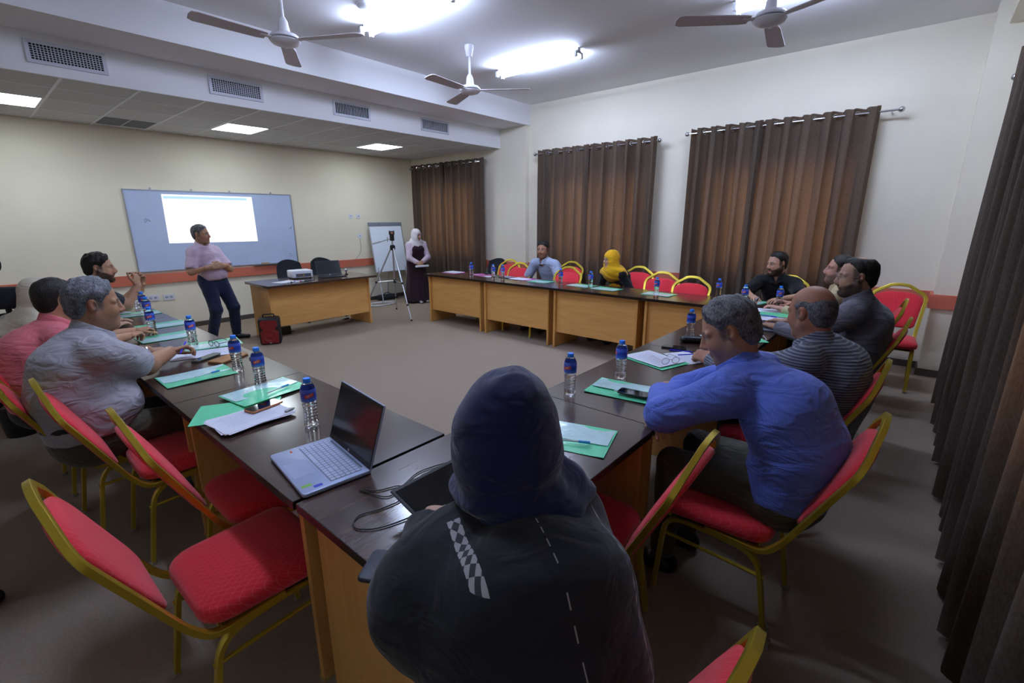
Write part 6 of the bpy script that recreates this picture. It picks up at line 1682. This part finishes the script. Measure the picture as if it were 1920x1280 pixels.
# ---- woman in the navy headscarf, nearest
def abaya_mat():
    m = cloth_mat('navy_abaya', '#1b1d25', wr=.35, sheen=.2); t = NT(m); b = t.n['Principled BSDF']
    tc = t.new('ShaderNodeTexCoord'); sp = t.new('ShaderNodeSeparateXYZ'); t.link(tc.outputs['Object'], sp.inputs[0])
    def M(op, a, b_=0.0, c_=None):
        n = t.new('ShaderNodeMath', operation=op)
        for i, q_ in enumerate((a, b_) if c_ is None else (a, b_, c_)):
            if isinstance(q_, (int, float)): n.inputs[i].default_value = q_
            else: t.link(q_, n.inputs[i])
        return n.outputs[0]
    X, Y, Z = sp.outputs
    def band(src, c, w): return M('LESS_THAN', M('ABSOLUTE', M('SUBTRACT', src, c)), w)
    back = M('LESS_THAN', X, ABX)
    # diamond strip down the left back seam
    yy = M('SUBTRACT', Y, M('MULTIPLY_ADD', Z, ABK, ABC)); RUN = M('SUBTRACT', Z, M('MULTIPLY', X, .9)); a = M('ADD', yy, RUN); c = M('SUBTRACT', yy, RUN); per = 1 / .0205
    ch = M('ABSOLUTE', M('SUBTRACT', M('FLOORED_MODULO', M('ADD', M('FLOOR', M('MULTIPLY', a, per)), M('FLOOR', M('MULTIPLY', c, per))), 2.0), 1.0))
    strip = M('MULTIPLY', M('MULTIPLY', band(yy, 0.0, .0145), back), M('GREATER_THAN', Z, ABZ))
    dash = M('LESS_THAN', M('FRACT', M('MULTIPLY', RUN, 55.0)), .55)
    thin = M('MULTIPLY', M('MULTIPLY', M('MAXIMUM', band(M('SUBTRACT', yy, -.155), 0.0, .0016), band(M('SUBTRACT', yy, -.325), 0.0, .0032)), back), dash)
    mx = t.new('ShaderNodeMix', data_type='RGBA'); t.link(strip, mx.inputs['Factor']); mx.inputs['A'].default_value = lin('#1b1d25')
    m2 = t.new('ShaderNodeMix', data_type='RGBA'); t.link(ch, m2.inputs['Factor']); m2.inputs['A'].default_value = lin('#3b3d42'); m2.inputs['B'].default_value = lin('#a9a8ad'); t.link(m2.outputs['Result'], mx.inputs['B'])
    m3 = t.new('ShaderNodeMix', data_type='RGBA'); t.link(thin, m3.inputs['Factor']); t.link(mx.outputs['Result'], m3.inputs['A']); m3.inputs['B'].default_value = lin('#8f8f96')
    t.link(m3.outputs['Result'], b.inputs['Base Color'])
    return m
ABX, ABK, ABC, ABZ = .2, 0.0, .14, .985
I = person('person', 'woman in a navy headscarf and dark embroidered robe working at a laptop, seen from behind', (.615, .43), 62, (.785, .68, 1.165), dict(
    s=.97, q=.9, look=(28, 14, 0), slouch=.07, hunch=.03, skin='#b98f78', top=abaya_mat(), top_name='robe', sleeve=1.95, sleeve_flare=.02, loose=.017, batwing=1, hem=.16, seed=31, wrinkle=.005, arm=1.0, shoes=True, shw=.138, drop=.085, girth=1.04,
    torso=(.165, .12, .155, .118, .155, .112, .12, .07),
    lh=dict(at=(.70, .90, .85), elbow=(.485, .69, .84), dir=(.8, .5, -.1)), rh=dict(at=(.97, .92, .85), elbow=(.93, .66, .86), dir=(-.2, .9, -.1))))
F = Field((-.4, -.5, 0), (.75, .5, .9), .014); P_ = I['P']
F.eseg(I['bez'](.3), P_ + v3(-.03, 0, -.1), (.155, .12), (.20, .17), v3(0, 1, 0), .05); F.eseg(P_ + v3(0, 0, -.03), (I['KN'][1] + I['KN'][-1]) / 2, (.2, .12), (.2, .1), v3(0, 1, 0), .06); F.eseg((I['KN'][1] + I['KN'][-1]) / 2, v3(I['KN'][1][0] + .02, 0, .05), (.2, .12), (.24, .15), v3(0, 1, 0), .05)
F.disp(lambda x, y, z: .006 * np.sin(y * 40 + 3 * np.sin(z * 6))); F.plane((0, 0, .03), (0, 0, -1))
np_obj('robe_skirt', [F.mesh()], MATS['navy_abaya'], I['e'])
# headscarf: rounded hood, wrapped neck and a thick fold lying round the shoulders
Hc, Rh, N, s = I['Hc'], I['Rh'], I['N'], I['s']; F = Field(Hc - v3(.32, .34, .42), Hc + v3(.3, .34, .24), .007)
W = lambda p: Hc + Rh @ (np.array(p, float) * s)
F.ell(W((-.022, 0, .03)), np.array((.135, .112, .122)) * s, Rh, .03); F.ell(W((-.035, 0, -.05)), np.array((.115, .108, .12)) * s, Rh, .05); F.ell(W((.03, 0, -.04)), np.array((.10, .092, .12)) * s, Rh, .04)
F.seg(W((-.04, 0, -.09)), N + v3(-.02, 0, -.01), .105 * s, .105 * s, .04)
F.seg(W((-.03, 0, -.02)), N + v3(-.035, 0, .015), .118 * s, .112 * s, .05)
F.seg(W((-.05, .01, -.06)), N + I['sv1'] * .035 + v3(-.07, 0, .0), .10 * s, .075 * s, .05)
for a_, b_, r0, r1 in ((N + v3(-.09, .03, -.005), N + v3(-.085, -.07, -.015), .055, .062), (N + v3(-.085, -.07, -.015), N + v3(-.01, -.135, -.01), .062, .07), (N + v3(-.01, -.135, -.01), N + v3(.07, -.115, .0), .07, .065), (N + v3(.07, -.115, .0), N + v3(.10, .0, .0), .065, .06), (N + v3(.10, .0, .0), N + v3(.04, .08, .0), .06, .05)): F.seg(a_, b_, r0 * s, r1 * s, .035)
F.ell(W((.118, 0, -.03)), np.array((.066, .058, .085)) * s, Rh, .012, 's')
cN = N
def scarf_fold(x, y, z):
    a = np.arctan2(y - f32(cN[1]), x - f32(cN[0])); low = sstep(f32(cN[2] + .17), f32(cN[2] + .02), z)
    w = (z - f32(cN[2])) * (40 + 20 * low) + 2.0 * np.sin(a * 1.1 + .6) + 4 * np.sqrt((y - f32(cN[1])) ** 2 + (x - f32(cN[0])) ** 2)
    return (.0022 + .0065 * low) * (np.sin(w + 1.1 * np.sin(a * 2 + z * 10)) + .45 * np.sin(w * 2.1 + a * 2))
F.disp(scarf_fold)
np_obj('headscarf', [F.mesh()], cloth_mat('navy_scarf', '#141c48', wr=.5, sheen=.3), I['e'])
# ---- person filming at the left edge, almost all out of the frame
I = person('person', 'person in dark clothes at the left edge, only a shoe and camera tip showing', (-.47, 2.76), 20, (-.45, 2.78, 1.56), dict(
    s=1.0, q=1.6, sit=False, pz=.92, look=(30, 5, 0), skin='#b08468', hair='short', hair_mat=H_black, top=cloth_mat('charcoal_jacket', '#23252b', wr=.5), sleeve=1.9, legs_mat=TR_dark,
    feet=((-.34, 2.84, 10), (-.46, 2.62, 5)), lh=dict(at=(-.12, 2.88, 1.43), dir=(.8, .3, .2)), rh=dict(at=(-.13, 2.72, 1.43), dir=(.8, .3, .2))))
e = empty('video_camera', (-.03, 2.77, 1.44), math.radians(28)); MB().rbox(-.09, .08, -.045, .045, 0, .09, .012, zr=.008).build('camera_body', M_black, e, angle=50)
MB().lathe([(.036, 0), (.036, .05), (.03, .052)], 16, T(.08, 0, .045) @ Matrix.Rotation(math.pi / 2, 4, 'Y')).build('lens_barrel', M_black, e); MB().tube([(.02, 0, .09), (.03, 0, .15), (.1, 0, .155)], .011, 8).build('microphone', M_black, e)
tag(e, 'dark camera tip poking in at the left edge', 'camera')
